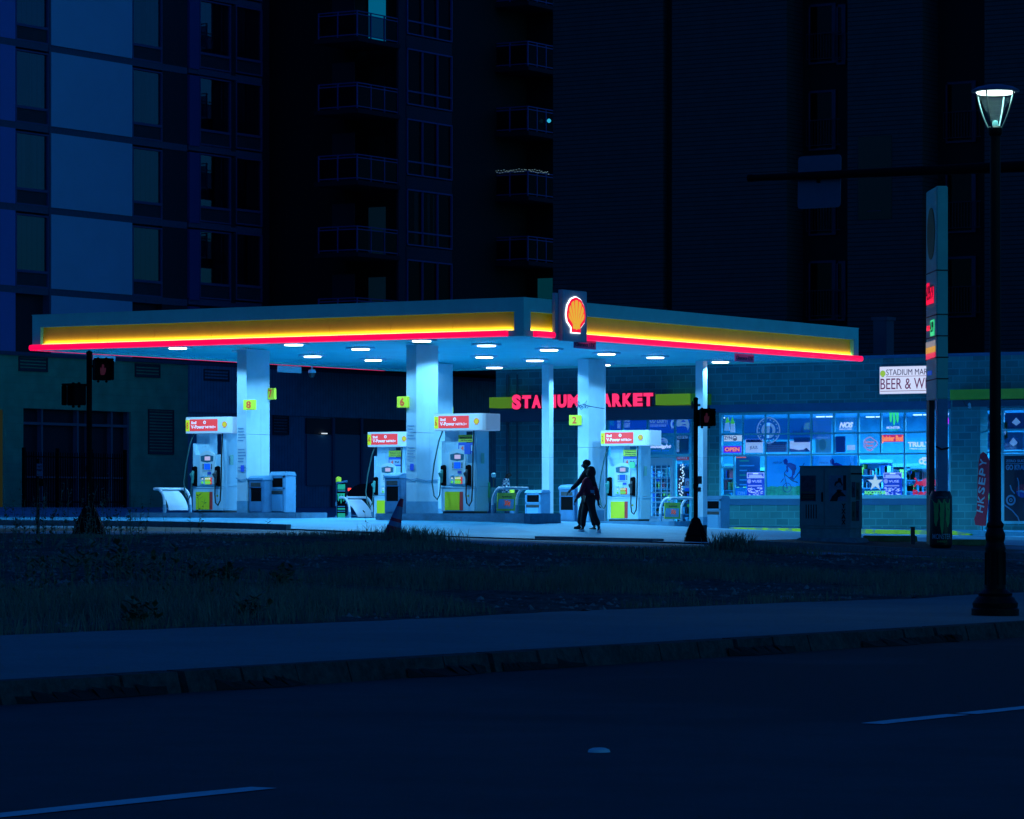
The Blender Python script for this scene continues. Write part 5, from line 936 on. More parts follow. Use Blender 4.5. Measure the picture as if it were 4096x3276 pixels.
for k in range(6):
    zc=tz(1190,1419)-.0+0 ; zr=tz(1190,1419)+2.87*k
    # window bay: 3 lights above, 3 panels below
    a,b=ty(1622),ty(1802); z0=zr-.55; z1=z0+2.3; g=MB(); T_=.05
    for y in (a,a+(b-a)/3,a+2*(b-a)/3,b-T_): g.box(-84.98,-84.9,y,y+T_,z0,z1)
    g.box(-84.98,-84.91,a,b,z0,z0+.05); g.box(-84.98,-84.91,a,b,z0+.52,z0+.58); g.box(-84.98,-84.91,a,b,z1-.06,z1); w=tb(g,'window',RAIL if k!=9 else TP)
    g=MB(); g.box(-84.985,-84.98,a,b,z0+.05,z1-.05); tb(g,'pane',TGL,w)
    g=MB(); g.box(-85.05,-84.93,a-.05,b,z1+.02,z0+2.87-.05); tb(g,'spandrel',TP,w)
    if k in (1,5):
        g=MB(); rg=random.Random(k)
        for q in range(4): y=a+(b-a)*rg.uniform(.1,.9); g.box(-85.04,-85.0,y,y+rg.uniform(.05,.25),z0+.1,z1-.1)
        tb(g,'curtain',mat('dim_curtain',(.05,.09,.11),.7,em=.015,emc=(.05,.4,.7),lit=False),w)
def balcony(par,fl,fc,fr,X,Yc,z,tfun,posts=(.33,.66),stuff=None):
    """corner at px fc on plane x=X ; left end on y=Yc"""
    xl=XY(fl,Yc); yr=YX(fr,X); g=MB(); g.box(xl-.15,X+.12,Yc-.12,yr,z-.22,z-.04); s_=tfun(g,'balcony',SLB,par)
    g=MB(); h=1.02; r_=.035
    for p in ((xl,Yc),((xl+X)/2,Yc),(X,Yc))+tuple((X,Yc+(yr-Yc)*q) for q in posts)+((X,yr-.03),): g.box(p[0]-.025,p[0]+.025,p[1]-.025,p[1]+.025,z-.04,z+h)
    for zz in (h-.02,h-.14,.06):
        g.box(xl,X,Yc-r_/2,Yc+r_/2,z+zz-.02,z+zz+.02); g.box(X-r_/2,X+r_/2,Yc+r_,yr,z+zz-.02,z+zz+.02)
    tfun(g,'railing',RAIL,s_); g=MB(); g.box(xl,X,Yc-.003,Yc+.003,z+.08,z+.86); g.box(X-.003,X+.003,Yc,yr,z+.08,z+.86); tfun(g,'glass_panel',TGL,s_)
    return s_
for k in range(6):
    z=tz(1190,1419)-1.0+2.87*k; bl=balcony(tw,1275,1419,1592,-85.0,123.7,z,tb)
    # doors behind
    lit=(k==4); g=MB(); g.box(XY(1475,127.15),XY(1542,127.15),127.13,127.17,z,z+2.05); tb(g,'balcony_door',glow('lit_room_cyan',(.0,.13,.27),.75) if lit else mat('door_dim_%d'%(k in(0,1)),(.03,.05,.07) if k in (0,1) else (.01,.015,.02),.5,em=.012 if k in (0,1) else 0,emc=(.05,.4,.8),lit=False),bl)
    g=MB(); g.box(XY(1330,125.55),XY(1418,125.55),125.52,125.58,z,z+2.1); tb(g,'sliding_door',mat('door_frame_dim',(.012,.02,.04),.5),bl)
g=MB(); g.box(-84.2,-84.1,0,0,0,0) if False else None
tz2=lambda yf: onY(2112,yf,134.2)[2]
for k in range(6):
    z=tz2(1205)-1.0+2.74*k; bl=balcony(tw,1969,2112,2290,-83.5,134.2,z,tb,posts=(.2,.4,.6,.8))
    g=MB(); g.box(-83.62,-83.56,136.75,137.6,z,z+2.0); tb(g,'balcony_door',mat('door_dim_0',(.01,.015,.02),.5),bl)
    if k==2:
        g=MB(); xl=XY(1969,134.2)
        for i in range(44):
            u=i/43; p=(xl+(-83.5-xl)*u/.6,134.15) if u<.6 else (-83.45,134.2+(u-.6)/.4*1.6); q_=.05*math.sin(i*2.9)+.02*math.sin(i*5.1); g.box(p[0]-.016,p[0]+.016,p[1]-.016,p[1]+.016,z+1.04+q_,z+1.06+q_)
        tb(g,'fairy_lights',glow('fairy_light',(.22,.38,.45),.7),bl)['kind']='stuff'
    if k==4:
        g=MB(); p=onY(2196,483,135.6); g.lathe([(.01,.09),(.07,.05),(.09,0),(.07,-.05),(.01,-.09)],p[0],p[1]); g.v=[(x,y,zz+p[2]) for x,y,zz in g.v]; tb(g,'balcony_lamp',glow('cyan_globe',(.03,.45,.7),1.0),bl)
for f0,f1,y0f,y1f,c_ in ((2035,2056,1130,1200,(.0,.035,.07)),(2074,2082,1135,1200,(.05,.25,.25)),(2152,2210,1112,1200,(.0,.03,.045))):
    p=onY(f0,y1f,136.55); q=onY(f1,y0f,136.55); g=MB(); g.box(p[0],q[0],136.52,136.56,p[2],q[2]); tb(g,'lit_pane',glow('lit_pane_%d'%f0,c_,.8))
# ---------------------------------------------------------------- siding apartment block behind the shop
YS=114.0
sb=thing('siding_building','dark lap sided apartment block rising behind the shop','building',(-60,YS,0))
def sbb(g,name,m,parent=sb,**k): g.v=[(x+60,y-YS,z) for x,y,z in g.v]; return g.build(name,m,parent,**k)
sxx=lambda f: XY(f,YS); sz=lambda yf: onY(2700,yf,YS)[2]; SDG=sidingmat('dark_lap_siding',(.026,.036,.050),'x',.15,False,.95)
RCS=mat('recess_black',(.003,.003,.005),.8); SFR=mat('siding_window_frame',(.02,.03,.08),.5)
g=MB()
for a,b in ((2212,2652),(2688,3147),(3390,3690),(3938,4700)): g.box(sxx(a),sxx(b),YS,YS+1.5,-1,27)
sbb(g,'lap_siding',SDG)
g=MB(); g.box(sxx(2212),sxx(4700),YS+1.2,YS+14,-1,26.9); sbb(g,'core_wall',RCS)
g=MB(); g.box(sxx(2652),sxx(2688),YS+.3,YS+1.2,-1,27); sbb(g,'shadow_joint',RCS)
def jwin(f0,f1,yt,h,Y,par=sb,pa=True):
    a,b=XY(f0,Y),XY(f1,Y); z1=onY(f0,yt,Y)[2]; z0=z1-h; g=MB(); g.box(a,a+.06,Y-.05,Y,z0,z1); g.box(a,b,Y-.05,Y,z1-.08,z1); g.box(b-.15,b,Y-.05,Y,z0,z1-.08); g.box(a,b,Y-.05,Y,z0-.06,z0)
    w=sbb(g,'window',SFR); g=MB(); g.box(a+.06,b-.15,Y-.02,Y-.015,z0,z1-.08); sbb(g,'pane',TGL,w)
    g=MB(); rx0,rx1=a-.02,b+.25
    for zz in (z0+.95,z0+.08): g.box(rx0,rx1,Y-.2,Y-.17,zz,zz+.03)
    x=rx0
    while x<rx1: g.box(x,x+.015,Y-.195,Y-.175,z0+.08,z0+.95); x+=.11
    sbb(g,'juliet_rail',mat('juliet_rail_dark',(.012,.014,.04),.5),w)
for k,yt in enumerate((1045,705,365,20)):
    jwin(3237,3345,yt,2.0,YS+1.15); 
    if k in (0,3): jwin(3348,3384,yt,2.0,YS+1.15)
for yt in (1028,690,330): jwin(3785,3905,yt,2.0,YS+1.15)
a,b=sxx(3433),sxx(3568); z0,z1=sz(915),sz(592); g=MB(); g.box(a,b,YS-.02,YS,z0,z1); w=sbb(g,'stair_window',mat('stair_window_dark',(.006,.006,.01),.15))
g=MB(); g.box(a+.35,b-.4,YS-.03,YS-.02,z0+.28,z0+.3); sbb(g,'sill_line',SFR,w)
# ---------------------------------------------------------------- parked car
def car(x,y,z,rz):
    t=thing('parked_car','dark parked car with one small red tail lamp lit, left of pump 4','car',(x,y,z),rz); D=mat('car_paint_dark',(.008,.012,.02),.25,nz=.2); 
    P=[(-2.2,.32),(-2.25,.75),(-1.9,1.0),(-1.35,1.05),(-.75,1.48),(.45,1.5),(1.15,1.05),(2.05,.92),(2.25,.6),(2.2,.3)]
    g=MB(); g.prism(P,-.85,.85); g.build('body',D,t,bev=.06,smooth=True)
    g=MB(); g.prism([(-1.2,1.06),(-.72,1.42),(.42,1.44),(1.0,1.06)],-.862,.862); g.build('side_window',mat('car_glass_dark',(.003,.004,.006),.1),t)
    for wx in (-1.4,1.4):
        for wy in (-.8,.8): g=MB(); g.cyl((wx,wy-.1,.31),(wx,wy+.1,.31),.31,n=18); w=g.build('wheel',RUB,t,smooth=True); g=MB(); g.cyl((wx,wy-.11,.31),(wx,wy+.11,.31),.18,n=12); g.build('rim',DGR,w)
    for wy in (-.65,.65): g=MB(); g.box(-2.27,-2.2,wy-.05,wy+.05,.78,.88); g.build('tail_lamp',glow('tail_red',(1,.06,.04),2.5) if wy<0 else mat('tail_off',(.1,.01,.01),.4),t)
    return t
cx=XY(1391,108)+2.65; car(cx,108.3,gz(cx,108.3)+.02,R(8))
# ---------------------------------------------------------------- price pylon
def loc(xf,Y,dz=0): x=XY(xf,Y); return (x,Y,gz(x,Y)+dz+(.095 if (Y>70.05 and x>-38) else 0))
PL=loc(3744,72.0); PLM=mat('pylon_cabinet',(.2,.55,.45),.5,nz=.12,ns=2); PLD=mat('pylon_dark_post',(.008,.01,.02),.6)
t=thing('price_pylon','tall narrow fuel price pylon seen almost edge on at the corner','sign',(PL[0],72.0,PL[2]),R(32.13-6.3+4)); PZ=PL[2]
zz=lambda yf: EYE+(HZ-yf)*79.4/FPX-PZ
# local: x to the right in view, y away; cabinet is deep (y) and thin (x)
# cabinet skewed so that its left flank shows
t.rotation_euler=(0,0,TH-R(6.4)-R(-0))
t.rotation_euler=(0,0,TH-R(6.4)+R(8.5))
g=MB(); g.box(-.10,.14,-.75,.75,zz(1600),zz(756)); g.build('cabinet',PLM,t,bev=.02)
for yf in (1090,1265,1350,1435,1520): g=MB(); g.box(-.112,.152,-.762,.762,zz(yf)-.012,zz(yf)+.012); g.build('seam',PLD,t)
g=MB(); g.box(-.10,.02,.30,.7,-.1,zz(1600)); g.build('dark_post',PLD,t); g=MB(); g.box(-.08,.14,-.75,-.45,-.1,zz(1600)); g.build('front_post',mat('pylon_post_blue',(.1,.25,.42),.5,nz=.15),t,bev=.01)
# flank graphics (left side, normal -x)
def flank(y0,y1,z0,z1,m,name): g=MB(); g.box(-.112,-.10,y0,y1,z0,z1); return g.build(name,m,t)
g=MB(); g.prismx([( .0+.52*math.cos(R(a)),(zz(820)+zz(1050))/2+.55*math.sin(R(a))) for a in range(0,360,15)],-.115,-.10); g.build('dark_emblem',mat('pylon_emblem_dim',(.10,.12,.03),.6),t)
flank(-.35,.65,zz(1215),zz(1150),glow('price_red',(1,.0,.05),1.0),'price_digits'); flank(.25,.6,zz(1148),zz(1128),glow('price_red',(1,.0,.05),1.0),'grade_tag')
flank(-.45,.1,zz(1345),zz(1282),glow('price_green',(.03,.75,.3),.9),'price_digits'); flank(.2,.6,zz(1320),zz(1300),glow('price_red',(1,.0,.05),1.0),'grade_tag')
for z0,z1,c_ in ((1436,1412,(.9,.02,.1)),(1412,1388,(.75,.38,.03)),(1388,1365,(.25,.25,.3))): flank(-.6,.7,zz(z0),zz(z1),glow('pylon_ad_%d'%z0,c_,.8),'ad_panel')
for y,z,s_ in ((-.3,1184,'4'),(0,1184,'9'),(.3,1184,'5')): pass
tx=text('4.95 9',-.6,.3,0,.3,0,PLD,t,'price_figure',.01); tx.rotation_euler=(0,0,R(-90)); tx.location=(-.114,-.0,zz(1198)); 
tx=text('4.99',-.05,.4,0,.22,0,PLD,t,'price_figure',.01); tx.rotation_euler=(0,0,R(-90)); tx.location=(-.114,.0,zz(1330))
flank(-.1,.5,zz(1500),zz(1482),plain('pylon_blue_patch',(.02,.1,.55),.2,(.02,.15,.9)),'blue_mark')
g=MB(); g.tube([(-.12,-.77,zz(1788)),(.0,-.80,zz(1800)),(.16,-.77,zz(1794))],.02,6); g.build('tie_cable',RUB,t)
# ---------------------------------------------------------------- drink can shaped cooler
CL=loc(3763,70.9); t=thing('can_shaped_bin','giant black drink can with green claw mark at the foot of the pylon','bin',CL,TH); g=MB(); g.lathe([(.20,0),(.235,.05),(.24,.08),(.24,1.08),(.20,1.17),(.19,1.19),(.17,1.17)],n=28); g.build('can_body',mat('can_black',(.004,.005,.006),.35),t,smooth=True)
def wrap_y(o,rad):
    for v in o.data.vertices:
        x=v.co.x; v.co.y=-math.sqrt(max(rad*rad-x*x,0))-(.004 if v.co.y<-.003 else .001)
CG=mat('can_green',(.05,.35,.08),.5); random.seed(5); claw(t,0,.30,1.02,.36,0,CG); o=[c for c in t.children if c.name.startswith('claw')][0]; wrap_y(o,.242)
CW=mat('can_letter',(.2,.32,.4),.5); o=text('MONSTER',-.19,.19,.19,.30,0,CW,t,bold=.01); wrap_y(o,.243); o=text('ENERGY',-.1,.1,.12,.16,0,CG,t); wrap_y(o,.243); g=MB(); 
for i in range(6): g.box(-.12+.04*i,-.08+.04*i,-.002,0,1.04,1.075)
o=g.build('top_label',mat('can_label',(.06,.12,.2),.5),t); wrap_y(o,.243)
# ---------------------------------------------------------------- utility cabinet
UL=loc(3330,71.5); ux=XY(3400,71.3); t=thing('utility_cabinet','large grey roadside utility cabinet covered with posters and graffiti','cabinet',(ux-.62,71.6,gz(ux,71.5)+.105)); UC=mat('cabinet_steel',(.13,.26,.26),.55,nz=.25,ns=2.5,bump=.15,bs=8)
g=MB(); g.box(-.60,.62,-.28,.28,.28,1.60); g.box(-.61,.64,-.30,.30,1.60,1.63); g.build('housing',UC,t,bev=.012)
g=MB(); g.box(-.565,-.005,-.295,-.28,.34,1.56); d=g.build('door',UC,t,bev=.006); g=MB(); g.box(.005,.585,-.295,-.28,.34,1.56); d2=g.build('door',UC,t,bev=.006)
g=MB(); g.box(-.06,-.03,-.31,-.295,.86,1.06); g.build('handle',DKM,d)
g=MB()
for k in range(5): g.box(-.44+.06*k,-.42+.06*k,-.298,-.294,.5,.8)
g.build('vent_slot',DKM,d)
g=MB(); g.box(.628,.634,-.26,.26,1.44,1.47); g.build('side_gap',DKM,t)
g=MB(); g.box(-.58,.60,-.27,.27,.05,.28); g.build('plinth',mat('cabinet_plinth',(.14,.28,.28),.8,nz=.3,ns=4),t)
g=MB(); g.hexa([(-.78,-.42,-.12),(.84,-.42,-.12),(.84,.42,-.12),(-.78,.42,-.12)],[(-.62,-.32,.09),(.70,-.32,.09),(.70,.32,.09),(-.62,.32,.09)]); g.build('concrete_pad',mat('cabinet_pad',(.12,.22,.24),.9,nz=.35,ns=5,bump=.4,bs=12),t,bev=.02)
DKP=mat('faded_poster_dark',(.03,.05,.08),.6,nz=.5,ns=9); DK2=mat('poster_ink_black',(.003,.003,.005),.6)
g=MB(); g.box(-.555,-.20,-.302,-.296,.87,1.42); q=g.build('poster',DKP,d); g=MB(); g.box(-.555,-.20,-.305,-.3025,.90,1.03); g.build('dark_strip',DK2,q); g=MB(); g.box(-.5,-.24,-.308,-.3055,.975,.99); g.box(-.52,-.24,-.308,-.3055,.935,.95); g.box(-.54,-.22,-.305,-.3025,1.05,1.075); g.build('text_line',mat('poster_olive',(.06,.09,.05),.6),q)
g=MB(); g.box(-.555,-.5,-.305,-.3025,.87,.9); g.box(-.26,-.2,-.305,-.3025,.87,.9); g.build('magenta_mark',mat('poster_magenta',(.08,.005,.05),.6),q)
g=MB(); g.box(.12,.53,-.302,-.296,.87,1.42); q=g.build('poster',mat('portrait_sheet',(.10,.2,.28),.6,nz=.3,ns=6),d2)
g=MB(); g.prism([(.14,.87),(.20,.98),(.28,1.05),(.34,1.10),(.36,1.07),(.44,1.06),(.48,1.02),(.53,.98),(.50,.97),(.40,.98),(.34,.95),(.32,.87)],-.306,-.303); g.prism([(.25,1.22),(.27,1.28),(.33,1.30),(.34,1.36),(.40,1.37),(.42,1.28),(.45,1.22),(.43,1.18),(.41,1.24),(.36,1.27),(.30,1.24),(.28,1.20),(.26,1.18)],-.306,-.303); g.prism([(.30,1.10),(.34,1.12),(.40,1.12),(.43,1.09),(.38,1.04),(.33,1.05)],-.306,-.303)
g.box(.29,.32,-.306,-.303,1.18,1.19); g.box(.37,.40,-.306,-.303,1.18,1.19); g.box(.46,.53,-.306,-.303,1.1,1.42); g.build('portrait_ink',DK2,q)
g=MB(); rg=random.Random(11)
pz=.82; px_=.5
for ch in 'YXAX': o=text(ch,.42,.52,pz-.10,pz,-.303,DK2,d2,'graffiti',.03); pz-=.115
for k,(a,b,z0,z1,c_) in enumerate(((-.22,-.06,.95,1.28,(.02,.035,.07)),(-.02,.14,.9,1.27,(.04,.075,.05)),(-.22,-.05,.45,.86,(.045,.085,.05)),(-.02,.12,.45,.88,(.02,.03,.06)))):
    g=MB(); g.box(.622,.628,a,b,z0,z1); g.build('sticker',mat('side_sticker_%d'%k,c_,.6,nz=.4,ns=12),t)
    o=text('STREET',.0,b-a-.02 if False else .14,0,.05,0,DK2,t,'sticker_text'); o.rotation_euler=(R(0),R(-90),R(90)); o.location=(.632,(a+b)/2,z0+.08)
# ---------------------------------------------------------------- pedestrian signals
def pedbase(t,w=.26,h=.34):
    g=MB(); g.hexa([(-w,-w,-.15),(w,-w,-.15),(w,w,-.15),(-w,w,-.15)],[(-w*.85,-w*.85,.12),(w*.85,-w*.85,.12),(w*.85,w*.85,.12),(-w*.85,w*.85,.12)]); g.hexa([(-w*.85,-w*.85,.12),(w*.85,-w*.85,.12),(w*.85,w*.85,.12),(-w*.85,w*.85,.12)],[(-.08,-.08,h+.1),(.08,-.08,h+.1),(.08,.08,h+.1),(-.08,.08,h+.1)]); g.build('base',DKM,t,bev=.02)
def sighead(t,cx,cy,cz,rz,hand=True,w=.34,h=.40):
    e=bpy.data.objects.new('signal_head',None); COL.objects.link(e); e.parent=t; e.location=(cx,cy,cz); e.rotation_euler=(0,0,rz)
    g=MB(); g.box(-w/2,w/2,-.09,.11,-h/2,h/2); g.box(-w/2-.02,w/2+.02,-.22,-.09,h/2-.02,h/2+.02); g.box(-w/2-.02,-w/2+.02,-.22,-.09,-h/2,h/2-.02); g.box(w/2-.02,w/2+.02,-.22,-.09,-h/2,h/2-.02)
    for sx in (-.08,.08): g.box(sx-.025,sx+.025,-.03,.03,h/2,h/2+.045); g.box(sx-.025,sx+.025,-.03,.03,-h/2-.045,-h/2)
    g.build('housing',DKM,e,bev=.012)
    if hand:
        g=MB(); g.prism([(-.05,-.10),(.02,-.10),(.05,-.03),(.055,.04),(.02,.03),(.015,.10),(-.02,.11),(-.035,.03),(-.06,.05),(-.06,-.03)],-.105,-.095); g.build('hand_symbol',glow('hand_dim_red',(.05,.0,.009),.45),e)
L_=loc(357,57.0); t=thing('pedestrian_signal','tall pedestrian signal pole with two heads on the left, dim red hand','signal',L_,TH); H=EYE+(HZ-1414)*72.4/FPX-L_[2]
g=MB(); g.cyl((0,0,.3),(0,0,H),.055,n=14); g.lathe([(.062,H-.02),(.06,H+.03),(.02,H+.06)],n=12); g.cyl((0,0,1.22),(0,0,1.34),.075,n=12); g.cyl((0,-.06,1.0),(0,-.10,1.0),.04,n=10); g.build('pole',DKM,t,smooth=True); pedbase(t,.33,.5)
kk=72.4/FPX; sighead(t,(410-357)*kk,-.05,EYE+(HZ-1480)*kk-L_[2],R(18)); sighead(t,(306-357)*kk,-.05,EYE+(HZ-1580)*kk-L_[2],R(-40),False)
g=MB(); g.box(-.28,-.0,-.02,.02,EYE+(HZ-1545)*kk-L_[2],EYE+(HZ-1535)*kk-L_[2]); g.box(0,.2,-.02,.02,EYE+(HZ-1470)*kk-L_[2],EYE+(HZ-1460)*kk-L_[2]); g.build('bracket',DKM,t)
L_=loc(2783,71.0); t=thing('pedestrian_signal','short pedestrian signal pole in front of the shop door, one head','signal',L_,TH); kk=81.3/FPX; H=EYE+(HZ-1596)*kk-L_[2]
g=MB(); g.cyl((0,0,.3),(0,0,H),.048,n=14); g.lathe([(.055,H-.02),(.05,H+.02),(.02,H+.04)],n=12); g.cyl((0,0,1.15),(0,0,1.25),.06,n=12); g.build('pole',DKM,t,smooth=True); pedbase(t,.27,.42)
sighead(t,.21,-.03,EYE+(HZ-1672)*kk-L_[2],R(14),True,.30,.36); g=MB(); g.box(-.10,.1,-.02,.02,EYE+(HZ-1625)*kk-L_[2],EYE+(HZ-1615)*kk-L_[2]); g.box(-.1,-.06,-.04,.04,EYE+(HZ-1635)*kk-L_[2],EYE+(HZ-1605)*kk-L_[2]); g.box(.04,.13,-.05,.05,1.25,1.42); g.box(.03,.11,-.06,.0,1.08,1.18); g.build('push_button_box',DGR,t)
g=MB(); g.box(.06,.24,-.1,.14,-.1,.36); g.build('pull_box',DGR,t,bev=.01)
L_=loc(152,58.5); t=thing('sign_post','thin dark post with a small pale notice plate at the far left','sign',L_,TH); kk=74.4/FPX; g=MB(); g.box(-.03,.03,-.02,.02,-.2,EYE+(HZ-1834)*kk-L_[2]); g.build('post',DKM,t); z0,z1=EYE+(HZ-1903)*kk-L_[2],EYE+(HZ-1853)*kk-L_[2]; g=MB(); g.box(-.02,.10,-.035,-.02,z0,z1); pl=g.build('plate',mat('plate_dim_blue',(.06,.10,.22),.5),t); text('NO',.0,.08,z0+.17,z0+.21,-.037,DKM,pl); text('PARK',-.01,.09,z0+.1,z0+.14,-.037,DKM,pl); g=MB(); g.box(-.02,.12,-.05,.0,z0-.2,z0-.05); g.build('cable_box',DKM,t)
# ---------------------------------------------------------------- cone
L_=loc(1563,57.4,-.03); t=thing('traffic_cone','leaning red traffic cone with pale bands in the dry grass','cone',L_,TH); t.rotation_euler=(0,R(15),TH); CR=mat('cone_red',(.85,.02,.06),.6,nz=.3,ns=6); CWT=mat('cone_band',(.14,.2,.36),.6)
h=.76
def cz_(u): return .17*(1-u)+.032*u
bands=[(0,.30,0),(.30,.42,1),(.42,.50,0),(.50,.80,1),(.80,1,0)]
g=MB(); 
for a,b,mm in bands: g.mi(mm); g.cyl((0,0,.03+a*h),(0,0,.03+b*h),cz_(a),cz_(b),n=20)
g.build('cone_body',[CR,CWT],t,smooth=True); g=MB(); g.box(-.19,.19,-.19,.19,0,.035); g.build('cone_foot',CR,t,bev=.01)
# ---------------------------------------------------------------- parking blocks and stub post
for f,lab in ((3560,'worn yellow wheel stop left of the stub post'),(3880,'worn yellow wheel stop behind the giant can')):
    L_=loc(f,72.6); t=thing('wheel_stop',lab,'wheel stop',L_,0,'worn yellow wheel stops'); g=MB(); g.prismx([(-.09,0),(.09,0),(.06,.13),(-.06,.13)],-.62,.62); g.build('block',mat('wheel_stop_yellow',(.22,.26,.08),.8,nz=.5,ns=6),t,bev=.015)
L_=loc(3651,72.0); t=thing('stub_post','short dark square stub post beside the pylon','post',L_,TH); g=MB(); g.box(-.045,.045,-.045,.045,-.1,.36); g.build('post',DGR,t,bev=.01); g=MB(); g.box(-.05,.05,-.05,.05,.355,.37); g.build('top',DKM,t)
# ---------------------------------------------------------------- mast arm with sign backs
YMA=66.0; a=onY(2998,713,YMA); b=onY(4400,688,YMA)
t=thing('signal_mast_arm','long black traffic mast arm crossing the upper right','mast arm',(b[0]+2.0,YMA,0)); ox=b[0]+2.0; g=MB(); g.cyl((a[0]-ox,0,a[2]),(0,0,b[2]+.15),.068,.14,n=16); g.lathe([(.0,0),(.0,0)],n=3) if False else None
g.cyl((a[0]-ox-.02,0,a[2]),(a[0]-ox+.06,0,a[2]),.078,n=16); g.build('arm',DKM,t,smooth=True); g=MB(); g.cyl((0,0,gz(ox,YMA)-.2),(0,0,b[2]+.6),.2,.15,n=16); g.build('upright',DKM,t,smooth=True)
p0=onY(3169,833,YMA-.12); p1=onY(3340,613,YMA-.12); SBK=mat('sign_back_metal',(.05,.08,.15),.5,nz=.1); W_,H_=p1[0]-p0[0],p1[2]-p0[2]
g=MB(); r=.07; P=[]
for cx_,cz2,a0 in ((W_-r,r,-90),(W_-r,H_-r,0),(r,H_-r,90),(r,r,180)):
    for q in (0,30,60,90): P.append((cx_+r*math.cos(R(a0+q)),cz2+r*math.sin(R(a0+q))))
g.prism([(x+p0[0]-ox+(z*.02),z+p0[2]) for x,z in P],.10,.12); g.build('sign_plate',SBK,t); g=MB(); g.box(p0[0]-ox+W_*.47,p0[0]-ox+W_*.53,.06,.10,p0[2]+H_*.48,p0[2]+H_*.62); g.build('sign_bracket',DKM,t)
# ---------------------------------------------------------------- street lamp, foreground right
LP_=(onX(3986,2460,-14.0)); lx,ly=XY(3992,0) if False else (0,0)
# stands on the sidewalk: solve ray at depth 37
d=37.0; x_=(3981-2048)/FPX; lx,ly=d*(x_*CC-SS),d*(x_*SS+CC); lz=.15
t=thing('street_lamp','black ornamental street lamp with lit glass lantern on the near sidewalk','street lamp',(lx,ly,lz),TH); BLK2=mat('lamp_post_black',(.002,.002,.003),.5,nz=.2,spec=.12); k_=d/FPX; ZL=lambda yf: EYE+(HZ-yf)*k_-lz
g=MB(); g.lathe([(.235,0),(.235,.06),(.22,.075),(.225,.12),(.20,.15),(.19,.17),(.165,.19),(.17,.215),(.13,.24),(.105,.26),(.10,.30),(.098,.62),(.105,.66),(.095,.69),(.085,.72),(.095,.75),(.10,.80),(.085,.83),(.075,.86),(.085,.88),(.085,.90),(.06,.93),(.058,1.5),(.054,3.0),(.052,ZL(545)),(.06,ZL(542)),(.07,ZL(530)),(.072,ZL(512)),(.055,ZL(505))],n=28); g.build('post',BLK2,t,smooth=True)
g=MB()
for k in range(8): a=R(45*k+10); g.box(.1*math.cos(a)-.008,.1*math.cos(a)+.008,.1*math.sin(a)-.008,.1*math.sin(a)+.008,.30,.62)
g.build('post_flute',BLK2,t)
zb_,zt_=ZL(520),ZL(367); g=MB()
for k in range(4):
    a=R(45+90*k+12); P=[]
    for u in (0,.15,.35,.55,.75,.9,1.0): rr=.062+.138*(u**.85)+.012*math.sin(math.pi*u); P.append((rr*math.cos(a),rr*math.sin(a),zb_+(zt_-zb_)*u))
    g.tube(P,.0085,6)
g.build('lantern_rib',mat('lantern_rib_metal',(.10,.14,.15),.35,metal=.6),t,smooth=True)
g=MB(); n=24; pr=[]
for u in (0,.35,.7,1.0): pr.append((.055+.132*(u**.85),zb_+(zt_-zb_)*u))
vs=[];fs=[]
for r_,z_ in pr:
    for q in range(n): vs.append((r_*math.cos(2*math.pi*q/n),r_*math.sin(2*math.pi*q/n),z_))
for i in range(3):
    for q in range(n): fs.append((i*n+q,i*n+(q+1)%n,(i+1)*n+(q+1)%n,(i+1)*n+q))
g.add(vs,fs); g.build('lantern_glass',glassmat('lantern_glass',(.97,.99,1),.004,.02),t,smooth=True)
g=MB(); g.lathe([(.235,zt_-.004),(.237,zt_+.012),(.18,zt_+.045),(.09,zt_+.065),(.02,zt_+.07)],n=32); g.build('lantern_cap',mat('lantern_cap_metal',(.03,.07,.16),.5),t,smooth=True)
g=MB(); g.lathe([(.185,zt_-.004),(.19,zt_-.006),(.17,zt_-.022),(.1,zt_-.03),(.01,zt_-.032)],n=28); g.build('lamp_lens',glow('lantern_lens',(.72,1,.95),4),t,smooth=True)
g=MB(); g.lathe([(.03,zb_-.02),(.032,zb_+.05),(.026,zb_+.09),(.005,zb_+.095)],n=14); g.build('socket_cup',mat('socket_cup_pale',(.3,.6,.6),.4),t,smooth=True)
area('lantern_lamp',(0,0,zt_-.04),.3,7,(.45,1,.9),parent=t)
# ---------------------------------------------------------------- litter
t=thing('litter_bag','crumpled pale litter at the edge of the dirt, lower right','litter',(onX(3140,2397,-20.2)[0],YX(3140,-20.2),gz(-20.2,YX(3140,-20.2)))); g=MB(); rg=random.Random(2)
g.add([(rg.uniform(-.09,.09),rg.uniform(-.06,.06),rg.uniform(0,.06)) for _ in range(14)],[(i,(i+3)%14,(i+5)%14) for i in range(14)]+[(i,(i+1)%14,(i+6)%14) for i in range(14)]); g.build('crumpled_film',mat('litter_pale',(.28,.36,.42),.6),t)
# ---------------------------------------------------------------- people
def skin(name,pts,edges,parent,m,root=0,sub=2):
    me=bpy.data.meshes.new(name); me.from_pydata([p[:3] for p in pts],edges,[]); o=bpy.data.objects.new(name,me); COL.objects.link(o)
    o.modifiers.new('s','SKIN'); sv=me.skin_vertices[0].data
    for i,p in enumerate(pts):
        r=p[3]; sv[i].radius=(r,r) if not isinstance(r,tuple) else r; sv[i].use_root=(i==root)
    s=o.modifiers.new('u','SUBSURF'); s.levels=s.render_levels=sub
    dg=bpy.context.evaluated_depsgraph_get(); dg.update(); nm=bpy.data.meshes.new_from_object(o.evaluated_get(dg)); bpy.data.objects.remove(o); bpy.data.meshes.remove(me)
    nm.materials.clear(); nm.materials.append(m); nm.polygons.foreach_set('use_smooth',[True]*len(nm.polygons)); n=bpy.data.objects.new(name,nm); COL.objects.link(n); n.parent=parent; return n
